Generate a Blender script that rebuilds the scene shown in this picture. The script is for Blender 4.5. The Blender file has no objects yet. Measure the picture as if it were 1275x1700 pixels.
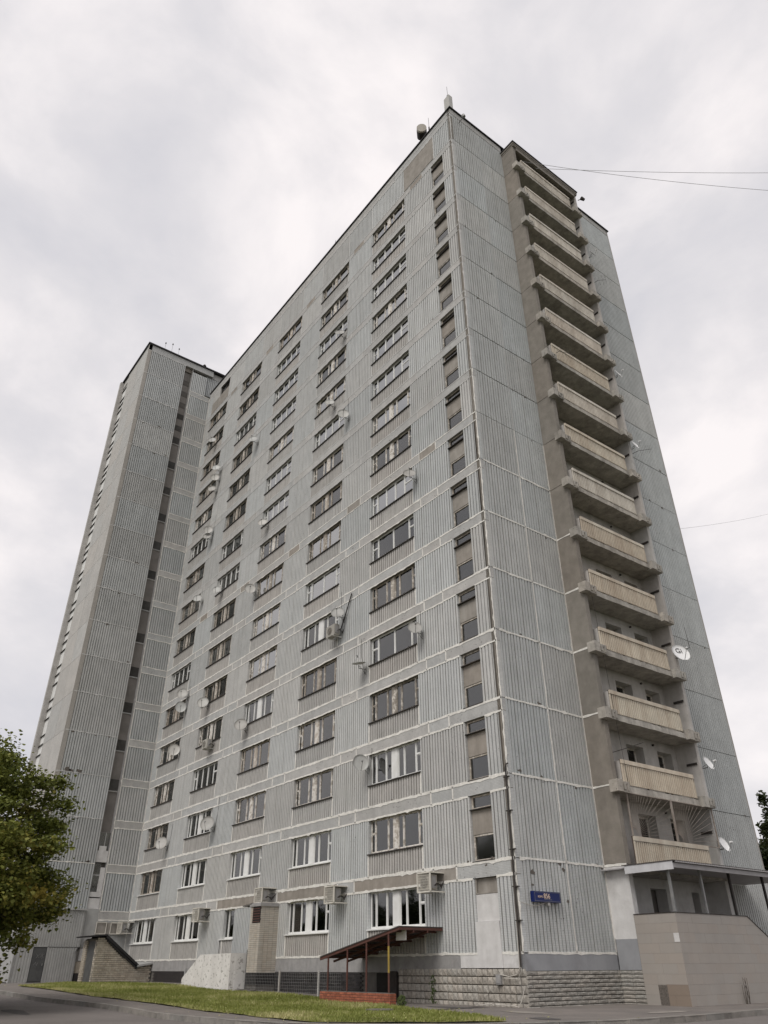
import bpy, bmesh, math, random
from mathutils import Vector, Matrix, noise
from mathutils.geometry import delaunay_2d_cdt
R = math.radians
rnd = random.Random(7)
sc = bpy.context.scene
col = sc.collection

# ------------------------------------------------------------ camera
YAW, PITCH, ROLL, FPX = -0.92441915, 0.55125462, -0.00440374, 1225.836
CAM = Vector((19.4485, -20.2654, -0.3485))
f = Vector((math.cos(PITCH)*math.sin(YAW), math.cos(PITCH)*math.cos(YAW), math.sin(PITCH)))
rt = Vector((math.cos(YAW), -math.sin(YAW), 0)); up = rt.cross(f)
cr, sr = math.cos(ROLL), math.sin(ROLL)
r2 = cr*rt + sr*up; u2 = -sr*rt + cr*up
cd = bpy.data.cameras.new('camera'); cam = bpy.data.objects.new('camera', cd); col.objects.link(cam)
M = Matrix((r2, u2, -f)).transposed().to_4x4(); M.translation = CAM
cam.matrix_world = M
cd.sensor_fit = 'VERTICAL'; cd.sensor_height = 36; cd.sensor_width = 27
cd.lens = FPX/1700*36; cd.clip_start = 0.1; cd.clip_end = 4000
sc.camera = cam

# ------------------------------------------------------------ world, sun, exposure
W = bpy.data.worlds.new('World'); sc.world = W; W.use_nodes = True
nt = W.node_tree; nt.nodes.clear()
def nd(t, **k):
    n = nt.nodes.new(t)
    for a, b in k.items(): setattr(n, a, b)
    return n
out = nd('ShaderNodeOutputWorld')
SUN = Vector((0.30, -0.80, 1.05)).normalized()
sky = nd('ShaderNodeTexSky', sky_type='NISHITA', sun_disc=False)
sky.sun_elevation = math.asin(SUN.z); sky.sun_rotation = math.atan2(SUN.x, SUN.y)
sky.dust_density = 3; sky.air_density = 1
b1 = nd('ShaderNodeBackground'); b1.inputs[1].default_value = 0.08
nt.links.new(sky.outputs[0], b1.inputs[0])
tc = nd('ShaderNodeTexCoord')
# soft cloud cover: 3D noise over the sky's direction, a little flattened towards the horizon
cmb = nd('ShaderNodeMapping'); cmb.inputs['Scale'].default_value = (1, 1, 1.7); cmb.inputs['Location'].default_value = (3.1, 0.4, 1.3)
nt.links.new(tc.outputs['Generated'], cmb.inputs[0])
n1 = nd('ShaderNodeTexNoise'); n1.inputs['Scale'].default_value = 3.4; n1.inputs['Detail'].default_value = 7; n1.inputs['Roughness'].default_value = 0.55
n1.inputs['Distortion'].default_value = 0.25
n2 = nd('ShaderNodeTexNoise'); n2.inputs['Scale'].default_value = 1.3; n2.inputs['Detail'].default_value = 2
nt.links.new(cmb.outputs[0], n1.inputs[0]); nt.links.new(cmb.outputs[0], n2.inputs[0])
ad = nd('ShaderNodeMath', operation='MULTIPLY_ADD'); ad.inputs[1].default_value = 0.6
nt.links.new(n2.outputs[0], ad.inputs[0]); nt.links.new(n1.outputs[0], ad.inputs[2])
rp = nd('ShaderNodeValToRGB'); e = rp.color_ramp.elements
e[0].position = 0.60; e[0].color = (0.545, 0.54, 0.575, 1)
e[1].position = 1.02; e[1].color = (0.84, 0.795, 0.79, 1)
m_ = e.new(0.80); m_.color = (0.655, 0.635, 0.652, 1)
nt.links.new(ad.outputs[0], rp.inputs[0])
b2 = nd('ShaderNodeBackground'); b2.inputs[1].default_value = 0.98
nt.links.new(rp.outputs[0], b2.inputs[0])
ms = nd('ShaderNodeMixShader'); ms.inputs[0].default_value = 0.93
nt.links.new(b1.outputs[0], ms.inputs[1]); nt.links.new(b2.outputs[0], ms.inputs[2]); nt.links.new(ms.outputs[0], out.inputs[0])
sl = bpy.data.lights.new('sun', 'SUN'); sl.energy = 1.5; sl.angle = R(28); sl.color = (1, 0.965, 0.92)
so = bpy.data.objects.new('sun', sl); col.objects.link(so)
so.rotation_euler = (-SUN).to_track_quat('-Z', 'Y').to_euler()
vs = sc.view_settings; vs.view_transform = 'Standard'; vs.look = 'None'; vs.exposure = 0.34; vs.gamma = 1; vs.use_curve_mapping = False

# ------------------------------------------------------------ materials
def srgb(r, g, b):
    c = lambda x: (x/12.92 if x <= .04045 else ((x+.055)/1.055)**2.4)
    return (c(r/255), c(g/255), c(b/255), 1)
MATS = {}
def mat(name, c1, c2=None, rough=0.9, nscale=3.0, streak=0.0, speck=0.0, objvar=0.0, grid=None, bump=0.0,
        bscale=30.0, metal=0.0, spec=0.3, stain=None, stain_amt=0.0, peel=None, peel_amt=0.0):
    """layered procedural paint / concrete: c1..c2 mottling, stretched streaks, specks, per-object tone, fine tile grid"""
    m = bpy.data.materials.new(name); m.use_nodes = True; t = m.node_tree; N = t.nodes; Lk = t.links
    bs = N['Principled BSDF']; bs.inputs['Roughness'].default_value = rough; bs.inputs['Metallic'].default_value = metal
    bs.inputs['Specular IOR Level'].default_value = spec
    geo = N.new('ShaderNodeNewGeometry'); pos = geo.outputs['Position']
    c2 = c2 or tuple(x*0.8 for x in c1[:3])+(1,)
    def noise_(scale, detail=4, rough_=0.6, vec=pos, stretch=None):
        if stretch:
            mp = N.new('ShaderNodeMapping'); mp.inputs['Scale'].default_value = stretch; Lk.new(vec, mp.inputs[0]); vec = mp.outputs[0]
        n = N.new('ShaderNodeTexNoise'); n.inputs['Scale'].default_value = scale; n.inputs['Detail'].default_value = detail
        n.inputs['Roughness'].default_value = rough_; Lk.new(vec, n.inputs[0]); return n.outputs[0]
    def ramp(v, a, b):
        r = N.new('ShaderNodeMapRange'); r.inputs[1].default_value = a; r.inputs[2].default_value = b; Lk.new(v, r.inputs[0]); return r.outputs[0]
    def mix(fac, a, b, bl='MIX'):
        x = N.new('ShaderNodeMix'); x.data_type = 'RGBA'; x.blend_type = bl
        for s, v in ((x.inputs[0], fac), (x.inputs[6], a), (x.inputs[7], b)):
            if hasattr(v, 'is_linked'): Lk.new(v, s)
            else: s.default_value = v
        return x.outputs[2]
    c = mix(ramp(noise_(nscale), .35, .65), c1, c2)
    if objvar:
        oi = N.new('ShaderNodeObjectInfo')
        hs = N.new('ShaderNodeHueSaturation'); Lk.new(c, hs.inputs['Color'])
        mr = N.new('ShaderNodeMapRange'); mr.inputs[3].default_value = 1-objvar; mr.inputs[4].default_value = 1+objvar
        Lk.new(oi.outputs['Random'], mr.inputs[0]); Lk.new(mr.outputs[0], hs.inputs['Value'])
        m2 = N.new('ShaderNodeMath'); m2.operation = 'MULTIPLY'; m2.inputs[1].default_value = 7.31; Lk.new(oi.outputs['Random'], m2.inputs[0])
        m3 = N.new('ShaderNodeMath'); m3.operation = 'FRACT'; Lk.new(m2.outputs[0], m3.inputs[0])
        tint = mix(m3.outputs[0], (1.015, 1.0, .98, 1), (.975, 1.0, 1.01, 1))
        c = mix(1.0, hs.outputs[0], tint, 'MULTIPLY')
    if streak:
        s = ramp(noise_(1.0, 5, .65, stretch=(1.9, 1.9, .3)), .42, .75)
        mm = N.new('ShaderNodeMath'); mm.operation = 'MULTIPLY'; mm.inputs[1].default_value = streak; Lk.new(s, mm.inputs[0])
        c = mix(mm.outputs[0], c, stain or (.09, .08, .065, 1))
    if stain and stain_amt:
        s = ramp(noise_(.7, 6, .7), .52, .7)
        mm = N.new('ShaderNodeMath'); mm.operation = 'MULTIPLY'; mm.inputs[1].default_value = stain_amt; Lk.new(s, mm.inputs[0])
        c = mix(mm.outputs[0], c, stain)
    if peel and peel_amt:
        s = ramp(noise_(5, 8, .7), .62-peel_amt*.12, .64-peel_amt*.12)
        c = mix(s, c, peel)
    if grid:   # fine mosaic tiles
        br = N.new('ShaderNodeTexBrick'); br.offset = 0
        br.inputs['Scale'].default_value = 1; br.inputs['Brick Width'].default_value = grid; br.inputs['Row Height'].default_value = grid
        br.inputs['Mortar Size'].default_value = grid*.13; br.inputs['Mortar Smooth'].default_value = .3
        br.inputs['Color1'].default_value = (1, 1, 1, 1); br.inputs['Color2'].default_value = (.86, .87, .88, 1); br.inputs['Mortar'].default_value = (.62, .6, .57, 1)
        tcn = N.new('ShaderNodeTexCoord'); sp = N.new('ShaderNodeSeparateXYZ'); cb = N.new('ShaderNodeCombineXYZ')
        Lk.new(tcn.outputs['Object'], sp.inputs[0]); Lk.new(sp.outputs[0], cb.inputs[0]); Lk.new(sp.outputs[2], cb.inputs[1]); Lk.new(cb.outputs[0], br.inputs[0])
        c = mix(.8, c, br.outputs[0], 'MULTIPLY')
    if speck:
        vo = N.new('ShaderNodeTexVoronoi'); vo.inputs['Scale'].default_value = 7; Lk.new(pos, vo.inputs[0])
        a = ramp(vo.outputs['Distance'], .16, .10)
        bmask = ramp(noise_(.55, 3), .60-speck*.2, .70-speck*.2)
        mm = N.new('ShaderNodeMath'); mm.operation = 'MULTIPLY'; Lk.new(a, mm.inputs[0]); Lk.new(bmask, mm.inputs[1])
        c = mix(mm.outputs[0], c, (.05, .045, .04, 1))
    Lk.new(c, bs.inputs['Base Color'])
    if bump:
        bn = N.new('ShaderNodeBump'); bn.inputs['Strength'].default_value = bump; bn.inputs['Distance'].default_value = .02
        Lk.new(noise_(bscale, 5, .65), bn.inputs['Height']); Lk.new(bn.outputs[0], bs.inputs['Normal'])
    MATS[name] = m
    return m
G = srgb
DIRT = (.13, .12, .105, 1)
m_pier = mat('ribbed_facade_panel', (.605, .608, .597, 1), (.54, .545, .537, 1), objvar=.08, streak=.16, grid=.05, bump=.5, speck=.3, nscale=1.3, stain=DIRT)
m_span = mat('warm_spandrel_panel', (.545, .525, .50, 1), (.47, .455, .435, 1), objvar=.06, streak=.14, grid=.05, bump=.5, nscale=1.6, stain=DIRT)
m_band = mat('grey_band_panel', (.54, .535, .52, 1), (.465, .46, .45, 1), objvar=.06, streak=.18, speck=.9, bump=.6, grid=.05, nscale=2, stain=DIRT)
m_beige = mat('bare_beige_panel', (.34, .31, .275, 1), (.27, .245, .215, 1), objvar=.06, streak=.4, bump=.5, nscale=2.2, stain=(.12, .10, .08, 1))
m_end = mat('end_wall_panel', (.59, .603, .595, 1), (.52, .533, .527, 1), objvar=.075, streak=.16, grid=.05, bump=.5, speck=.35, nscale=1.2, stain=DIRT)
m_wing = mat('wing_wall_panel', (.575, .585, .578, 1), (.505, .516, .512, 1), objvar=.085, streak=.16, grid=.05, bump=.5, speck=.4, nscale=1.2, stain=DIRT)
m_plain = mat('wing_plain_panel', (.55, .535, .51, 1), (.49, .48, .46, 1), objvar=.04, streak=.1, grid=.06, bump=.3, nscale=1.4, stain=DIRT)
m_seal = mat('white_joint_sealant', (.82, .80, .75, 1), (.70, .68, .62, 1), bump=.9, nscale=9, streak=.25, stain=DIRT)
m_seal2 = mat('aged_joint_sealant', (.60, .595, .575, 1), (.52, .51, .49, 1), bump=.9, nscale=9, streak=.2, stain=DIRT)
m_brown = mat('bare_concrete_side', (.265, .24, .21, 1), (.215, .195, .168, 1), objvar=.08, streak=.25, bump=.7, nscale=2.5, stain=(.13, .115, .1, 1), stain_amt=.3)
m_slab = mat('weathered_balcony_concrete', (.50, .465, .415, 1), (.37, .345, .305, 1), objvar=.07, streak=.55, bump=.8, nscale=4, stain=(.10, .09, .08, 1), stain_amt=.5, speck=.8)
m_soff = mat('loggia_concrete', (.52, .495, .47, 1), (.44, .42, .395, 1), objvar=.06, streak=.3, bump=.4, nscale=2, stain=(.16, .14, .12, 1), stain_amt=.3)
m_tan = mat('tan_corrugated_sheet', (.62, .555, .455, 1), (.53, .475, .39, 1), objvar=.07, streak=.45, nscale=2.5, rough=.7, stain=(.23, .14, .08, 1), stain_amt=.12)
m_tan2 = mat('pale_corrugated_sheet', (.64, .59, .515, 1), (.55, .505, .44, 1), objvar=.07, streak=.45, nscale=2.5, rough=.7, stain=(.2, .15, .1, 1), stain_amt=.2)
m_dslot = mat('shade_darkened_stair_panel', (.085, .082, .078, 1), (.06, .058, .054, 1), objvar=.15)  # grey slot panels painted near-black; the recess's shade is in this colour
m_grout = mat('beige_grout', (.17, .15, .13, 1), (.14, .122, .105, 1))
m_white = mat('white_window_paint', (.78, .78, .76, 1), (.70, .70, .67, 1), rough=.5, streak=.12)
m_wood = mat('peeling_window_wood', (.45, .405, .35, 1), (.33, .29, .245, 1), streak=.3, bump=.5, nscale=7, peel=(.62, .58, .52, 1), peel_amt=.6, objvar=.2)
m_wood2 = mat('pale_worn_window_wood', (.52, .47, .41, 1), (.40, .35, .29, 1), streak=.3, bump=.5, nscale=7, peel=(.68, .65, .6, 1), peel_amt=1.3, objvar=.15)
m_sill = mat('dark_sill_metal', (.035, .032, .03, 1), (.06, .05, .045, 1), rough=.6, objvar=.3)
m_black = mat('black_roof_edge', (.018, .018, .02, 1), (.03, .028, .028, 1), rough=.7)
m_room = mat('dim_interior', (.25, .23, .21, 1), (.18, .165, .15, 1), nscale=1)
m_core = mat('concrete_core', (.26, .24, .22, 1), (.2, .185, .17, 1), nscale=1)
m_curt = mat('pale_curtain', (.78, .75, .70, 1), (.68, .65, .60, 1), nscale=2.5, objvar=.2)
m_metal = mat('grey_metal_cladding', (.42, .42, .405, 1), (.37, .37, .36, 1), rough=.55, streak=.2, metal=.15, stain=(.15, .14, .13, 1))
m_door = mat('dark_metal_door', (.10, .10, .098, 1), (.075, .075, .075, 1), rough=.5, objvar=.1)
m_dish = mat('dish_enamel', (.47, .465, .44, 1), (.40, .395, .375, 1), rough=.5, objvar=.18, streak=.3, stain=(.2, .17, .14, 1))
m_dishw = mat('white_dish_enamel', (.78, .78, .77, 1), (.72, .72, .71, 1), rough=.4)
m_dark = mat('dark_iron', (.03, .028, .026, 1), (.05, .04, .035, 1), rough=.6)
m_grey = mat('galvanised_steel', (.32, .32, .31, 1), (.24, .24, .235, 1), rough=.5, metal=.5)
m_ac = mat('air_conditioner_enamel', (.42, .40, .36, 1), (.35, .33, .29, 1), rough=.5, streak=.3, stain=(.2, .17, .12, 1), objvar=.08)
m_cage = mat('cream_cage_paint', (.68, .65, .58, 1), (.6, .57, .5, 1), rough=.5)
m_rust2 = mat('brown_rusted_bars', (.10, .075, .06, 1), (.07, .055, .048, 1), rough=.8)
m_fan = mat('weathered_bar_paint', (.34, .30, .26, 1), (.22, .18, .15, 1), rough=.8)
m_spall = mat('broken_facing', (.17, .15, .13, 1), (.09, .08, .07, 1), bump=1, nscale=20)
m_rust = mat('rusty_red_paint', (.12, .048, .036, 1), (.08, .04, .033, 1), rough=.6, streak=.3, stain=(.06, .03, .02, 1), bump=.3)
m_roofu = mat('dark_sheet_roofing', (.05, .045, .042, 1), (.08, .07, .065, 1), rough=.6)
m_yel = mat('yellow_post_paint', (.38, .28, .06, 1), (.28, .2, .05, 1), rough=.6)
m_plast = mat('grey_plaster', (.36, .35, .34, 1), (.29, .285, .28, 1), bump=.6, streak=.3, stain=(.14, .13, .12, 1), stain_amt=.4)
m_plastw = mat('patched_white_plaster', (.66, .65, .635, 1), (.58, .57, .555, 1), bump=.6, streak=.2, stain=(.3, .28, .26, 1), stain_amt=.4)
m_plastb = mat('smooth_grey_render', (.31, .315, .325, 1), (.26, .265, .275, 1), bump=.3, stain=(.2, .19, .19, 1), stain_amt=.5, nscale=1.5)
m_wslab = mat('peeling_white_slab', (.78, .76, .73, 1), (.70, .68, .65, 1), bump=.8, nscale=2, peel=(.40, .38, .35, 1), peel_amt=.45, streak=.15, stain=DIRT)
m_stone = mat('rusticated_stone', (.46, .425, .375, 1), (.32, .295, .26, 1), bump=1.2, bscale=22, nscale=9, objvar=.16, streak=.3, stain=(.11, .10, .085, 1))
m_stone2 = mat('rough_grey_stone', (.41, .385, .345, 1), (.28, .265, .24, 1), bump=1.2, bscale=25, nscale=12, objvar=.14, stain=DIRT, streak=.2)
m_mort = mat('mortar', (.16, .15, .135, 1), (.12, .11, .10, 1), bump=.5)
m_brick = mat('cream_silicate_brick', (.47, .42, .345, 1), (.37, .325, .265, 1), bump=.7, nscale=6, objvar=.15, stain=(.14, .12, .1, 1), streak=.25)
m_tile = mat('cream_facing_tile', (.52, .48, .42, 1), (.46, .42, .365, 1), rough=.5, objvar=.07, streak=.25, stain=(.28, .17, .07, 1))
m_dtile = mat('dark_glazed_tile', (.03, .028, .03, 1), (.045, .04, .04, 1), rough=.35, objvar=.3)
m_rbrick = mat('red_brick', (.37, .13, .075, 1), (.28, .095, .06, 1), bump=.8, nscale=8, objvar=.22, streak=.2, stain=(.1, .05, .04, 1))
m_ptile = mat('beige_porcelain_tile', (.345, .312, .28, 1), (.322, .292, .262, 1), rough=.45, nscale=1.0, objvar=.02, streak=.08, stain=(.15, .13, .11, 1))
m_ptile2 = mat('replaced_brown_tile', (.245, .20, .16, 1), (.235, .19, .152, 1), rough=.45)
m_canopy = mat('white_canopy_fascia', (.60, .60, .61, 1), (.5, .5, .51, 1), rough=.5, streak=.2, stain=DIRT)
m_canu = mat('grey_canopy_sheet', (.36, .35, .35, 1), (.31, .30, .30, 1), rough=.6)
m_blue = mat('blue_sign_enamel', (.008, .018, .105, 1), (.007, .015, .09, 1), rough=.35, nscale=1)
m_let = mat('sign_lettering', (.75, .58, .45, 1), (.75, .58, .45, 1), rough=.5)
m_asph = mat('asphalt', (.185, .167, .155, 1), (.155, .14, .13, 1), rough=.95, bump=.8, bscale=60, nscale=.5, stain=(.22, .20, .185, 1), stain_amt=.4)
m_pave = mat('worn_pavement_asphalt', (.20, .178, .16, 1), (.155, .14, .128, 1), rough=.95, bump=.8, bscale=60, nscale=.8, stain=(.17, .155, .14, 1), stain_amt=.5)
m_kerb = mat('kerb_concrete', (.29, .27, .245, 1), (.21, .198, .18, 1), bump=.9, nscale=3, objvar=.12, stain=(.07, .065, .06, 1), stain_amt=.5)
m_soil = mat('soil', (.21, .20, .07, 1), (.16, .145, .06, 1), bump=.8, nscale=2)
m_ground = mat('far_ground', (.07, .08, .04, 1), (.09, .085, .06, 1), nscale=.05)
m_bark = mat('bark', (.09, .07, .05, 1), (.05, .04, .03, 1), bump=1, nscale=6)
m_cable = mat('pale_cable', (.5, .47, .42, 1), (.4, .38, .34, 1))
m_paper = mat('poster_board', (.62, .6, .57, 1), (.55, .53, .5, 1))
m_green = mat('weed_leaf', (.05, .075, .022, 1), (.07, .09, .03, 1))
m_rvoid = mat('unlit_opening', (.02, .018, .016, 1), (.03, .028, .025, 1))

def glass_mat(name, tint, rough=.03, ior=2.15):
    m = bpy.data.materials.new(name); m.use_nodes = True; t = m.node_tree; t.nodes.clear()
    o = t.nodes.new('ShaderNodeOutputMaterial'); mx_ = t.nodes.new('ShaderNodeMixShader')
    tr = t.nodes.new('ShaderNodeBsdfTransparent'); tr.inputs[0].default_value = tint
    gl = t.nodes.new('ShaderNodeBsdfGlossy'); gl.inputs['Roughness'].default_value = rough; gl.inputs['Color'].default_value = (.95, .95, .93, 1)
    fr = t.nodes.new('ShaderNodeFresnel'); fr.inputs[0].default_value = ior
    geo = t.nodes.new('ShaderNodeNewGeometry'); n = t.nodes.new('ShaderNodeTexNoise'); n.inputs['Scale'].default_value = .8; n.inputs['Detail'].default_value = 2
    bp = t.nodes.new('ShaderNodeBump'); bp.inputs['Strength'].default_value = .12; bp.inputs['Distance'].default_value = .05
    t.links.new(geo.outputs['Position'], n.inputs[0]); t.links.new(n.outputs[0], bp.inputs['Height']); t.links.new(bp.outputs[0], gl.inputs['Normal'])
    t.links.new(fr.outputs[0], mx_.inputs[0]); t.links.new(tr.outputs[0], mx_.inputs[1]); t.links.new(gl.outputs[0], mx_.inputs[2]); t.links.new(mx_.outputs[0], o.inputs[0])
    return m
m_glass = glass_mat('window_glass', (.80, .83, .82, 1))
m_glass3 = glass_mat('mirroring_glass', (.6, .62, .62, 1), .02, 5.2)
m_glass4 = glass_mat('plain_dark_glass', (.55, .57, .56, 1), .03, 1.33)
m_glass2 = glass_mat('dusty_glass', (.62, .63, .61, 1), .12)

def leaf_mat(name, dark, mid, yellow, yscale=.5, ythr=.6):
    m = bpy.data.materials.new(name); m.use_nodes = True; t = m.node_tree; N = t.nodes; Lk = t.links
    bs = N['Principled BSDF']; bs.inputs['Roughness'].default_value = .6; bs.inputs['Specular IOR Level'].default_value = .3
    at = N.new('ShaderNodeAttribute'); at.attribute_name = 'tone'
    rp_ = N.new('ShaderNodeValToRGB'); e_ = rp_.color_ramp.elements
    e_[0].position = 0; e_[0].color = dark; e_[1].position = 1; e_[1].color = yellow
    k = e_.new(.55); k.color = mid
    Lk.new(at.outputs['Fac'], rp_.inputs[0]); Lk.new(rp_.outputs[0], bs.inputs['Base Color'])
    tl = N.new('ShaderNodeBsdfTranslucent'); Lk.new(rp_.outputs[0], tl.inputs[0])
    mx_ = N.new('ShaderNodeMixShader'); mx_.inputs[0].default_value = .25
    Lk.new(bs.outputs[0], mx_.inputs[1]); Lk.new(tl.outputs[0], mx_.inputs[2]); Lk.new(mx_.outputs[0], N['Material Output'].inputs[0])
    return m
m_leafL = leaf_mat('maple_leaves', (.065, .085, .016, 1), (.175, .19, .038, 1), (.40, .32, .07, 1))
m_leafR = leaf_mat('green_leaves', (.022, .035, .010, 1), (.05, .065, .02, 1), (.10, .11, .04, 1))
m_blade = leaf_mat('grass_blades', (.15, .175, .035, 1), (.25, .275, .07, 1), (.50, .46, .23, 1))

# ------------------------------------------------------------ mesh builders
class MB:
    """collects polygons; local frame: X along the wall, -Y outward, Z up"""
    def __init__(s): s.v = []; s.f = []
    def box(s, x0, x1, y0, y1, z0, z1):
        b = len(s.v)
        s.v += [(x0,y0,z0),(x1,y0,z0),(x1,y1,z0),(x0,y1,z0),(x0,y0,z1),(x1,y0,z1),(x1,y1,z1),(x0,y1,z1)]
        s.f += [(b,b+3,b+2,b+1),(b+4,b+5,b+6,b+7),(b,b+1,b+5,b+4),(b+1,b+2,b+6,b+5),(b+2,b+3,b+7,b+6),(b+3,b,b+4,b+7)]
        return s
    def prism(s, pts, y0, y1):
        """polygon in XZ extruded from y0 (front) to y1"""
        n = len(pts); b = len(s.v)
        s.v += [(x, y0, z) for x, z in pts] + [(x, y1, z) for x, z in pts]
        s.f += [tuple(range(b, b+n)), tuple(range(b+2*n-1, b+n-1, -1))]
        s.f += [(b+i, b+n+i, b+n+(i+1) % n, b+(i+1) % n) for i in range(n)]
        return s
    def prof(s, pts, z0, z1, depth=None):
        """profile polygon in XY extruded vertically"""
        n = len(pts); b = len(s.v)
        s.v += [(x, y, z0) for x, y in pts] + [(x, y, z1) for x, y in pts]
        s.f += [tuple(range(b+n-1, b-1, -1)), tuple(range(b+n, b+2*n))]
        s.f += [(b+i, b+(i+1) % n, b+n+(i+1) % n, b+n+i) for i in range(n)]
        return s
    def tube(s, pts, r, n=6):
        pts = [Vector(p) for p in pts]; b = len(s.v)
        for i, p in enumerate(pts):
            d = (pts[min(i+1, len(pts)-1)] - pts[max(i-1, 0)]).normalized()
            a = d.orthogonal().normalized() if i == 0 else (a_prev - a_prev.dot(d)*d).normalized()
            a_prev = a; c = d.cross(a)
            rr = r[i] if isinstance(r, (list, tuple)) else r
            for k in range(n):
                t = 2*math.pi*k/n; s.v.append(tuple(p + (a*math.cos(t)+c*math.sin(t))*rr))
        for i in range(len(pts)-1):
            for k in range(n):
                s.f.append((b+i*n+k, b+i*n+(k+1) % n, b+(i+1)*n+(k+1) % n, b+(i+1)*n+k))
        s.f += [tuple(range(b+n-1, b-1, -1)), tuple(range(b+(len(pts)-1)*n, b+len(pts)*n))]
        return s
    def mesh(s, name, m, smooth=False):
        me = bpy.data.meshes.new(name); me.from_pydata(s.v, [], s.f); me.materials.append(m)
        if smooth: me.polygons.foreach_set('use_smooth', [True]*len(me.polygons))
        me.update(); return me

def link(name, me, parent=None, loc=(0, 0, 0), rz=0, world=True, rot=None):
    o = bpy.data.objects.new(name, me); col.objects.link(o)
    o.location = loc; o.rotation_euler = rot or (0, 0, rz)
    if parent:
        o.parent = parent
        if world: o.matrix_parent_inverse = Matrix.Translation(-Vector(parent.location)) if parent.rotation_euler.z == 0 and not parent.parent else Matrix.LocRotScale(parent.location, parent.rotation_euler, None).inverted()
    return o
def thing(name, label, cat, loc, group=None, rz=0):
    o = bpy.data.objects.new(name, None); col.objects.link(o); o.location = loc; o.rotation_euler = (0, 0, rz)
    o.empty_display_size = .3
    return tag(o, label, cat, group)
def tag(o, label, cat, group=None):
    o['label'] = label; o['category'] = cat
    if group: o['group'] = group
    return o
def struct(name, me, kind='structure'):
    o = link(name, me); o['kind'] = kind; return o

WX = -36.0
def P(face, u, z, off=0):
    """world location and z-rotation for a point u along / z up / off proud of one of the walls"""
    if face == 'long': return (u, -off, z), 0
    if face == 'end': return (off, u, z), R(90)
    if face == 'wing': return (WX+off, u, z), R(90)
    if face == 'wleft': return (u, -6.75-off, z), 0
cache = {}
def ribbed(w, h, m, pitch=.17, gw=.055, gd=.11, th=.3):
    key = ('rib', round(w, 3), round(h, 3), m.name, pitch)
    if key not in cache:
        n = max(1, round((w-.06)/pitch)); p = (w-.06)/n
        pts = [(0, th), (0, 0), (.03, 0)]
        for i in range(n):
            x = .03+i*p
            a = x+(p-gw)/2
            pts += [(a, 0), (a+.008, gd), (a+gw-.008, gd), (a+gw, 0)]
        pts += [(w, 0), (w, th)]
        pts = pts[::-1]
        cache[key] = MB().prof([(x, y) for x, y in reversed(pts)], 0, h).mesh('ribbed_panel', m)
    return cache[key]
def plainbox(w, h, m, th=.3, name='panel'):
    key = ('box', round(w, 3), round(h, 3), m.name, th)
    if key not in cache: cache[key] = MB().box(0, w, 0, th, 0, h).mesh(name, m)
    return cache[key]

def g(x, y):
    xs = [-60, -36, -24, -18, -12, -7, 0, 20]; zs = [-1.05, -1.08, -1.12, -1.3, -1.36, -1.5, -1.48, -1.6]
    if x <= xs[0]: z = zs[0]
    elif x >= xs[-1]: z = zs[-1]
    else:
        for i in range(7):
            if xs[i] <= x <= xs[i+1]:
                z = zs[i]+(zs[i+1]-zs[i])*(x-xs[i])/(xs[i+1]-xs[i]); break
    return z+.01*max(-30, min(y, 0))

# ------------------------------------------------------------ ground, road, kerb, pavement, lawn
def spline(pts, per=8):
    o_ = []
    P_ = [Vector(p) for p in pts]; P_ = [P_[0]*2-P_[1]]+P_+[P_[-1]*2-P_[-2]]
    for i in range(1, len(P_)-2):
        for k in range(per):
            t = k/per; a, b, c, d = P_[i-1:i+3]
            o_.append(.5*((2*b)+(-a+c)*t+(2*a-5*b+4*c-d)*t*t+(-a+3*b-3*c+d)*t**3))
    o_.append(P_[-2]); return o_
KP = [(-75, -13.5), (-55, -12.3), (-40, -11.3), (-23.2, -10.2), (-13.7, -9.55), (-9, -9.25), (-4.3, -9.15), (-.9, -8.9), (1.3, -7.8), (3.4, -5.5), (4.9, -2.7), (5.4, .4), (5.0, 5.2), (4.7, 12), (4.4, 30), (4, 60)]
KC = spline(KP, 8)
def offs(pts, d):
    o_ = []
    for i, p in enumerate(pts):
        t = (pts[min(i+1, len(pts)-1)]-pts[max(i-1, 0)]).normalized(); o_.append(p+Vector((t.y, -t.x))*d)
    return o_
def gridsheet(nx, ny, fx):
    b = MB()
    for i in range(nx+1):
        for j in range(ny+1): b.v.append(fx(i, j))
    for i in range(nx):
        for j in range(ny):
            k = i*(ny+1)+j; b.f.append((k, k+ny+1, k+ny+2, k+1))
    return b
ax = [-1500, -400, -150, -80, -60, -50, -43, -36, -30, -24, -18, -12, -7, 0, 5, 10, 15, 20, 30, 60, 150, 400, 1500]
ay = [-1500, -400, -100, -60, -30, -20, -10, 0, 20, 60, 150, 400, 1500]
struct('ground', gridsheet(len(ax)-1, len(ay)-1, lambda i, j: (ax[i], ay[j], g(ax[i], ay[j])-.30)).mesh('ground', m_ground))
rout = offs(KC, 10.5); rin = offs(KC, -.05)
NR = 10
def roadv(i, j):
    p = rin[i].lerp(rout[i], j/NR); return (p.x, p.y, g(p.x, p.y)-.13)
struct('road', gridsheet(len(KC)-1, NR, roadv).mesh('road', m_asph))
def innerp(p):
    if p.x < -3 and p.y < 0 or p.y < -8.95: return Vector((p.x, 3))
    return Vector((-2.5, max(3, p.y)))
def pavev(i, j):
    p = KC[i].lerp(innerp(KC[i]), j/14); return (p.x, p.y, g(p.x, p.y))
struct('pavement', gridsheet(len(KC)-1, 14, pavev).mesh('pavement', m_pave))
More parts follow.
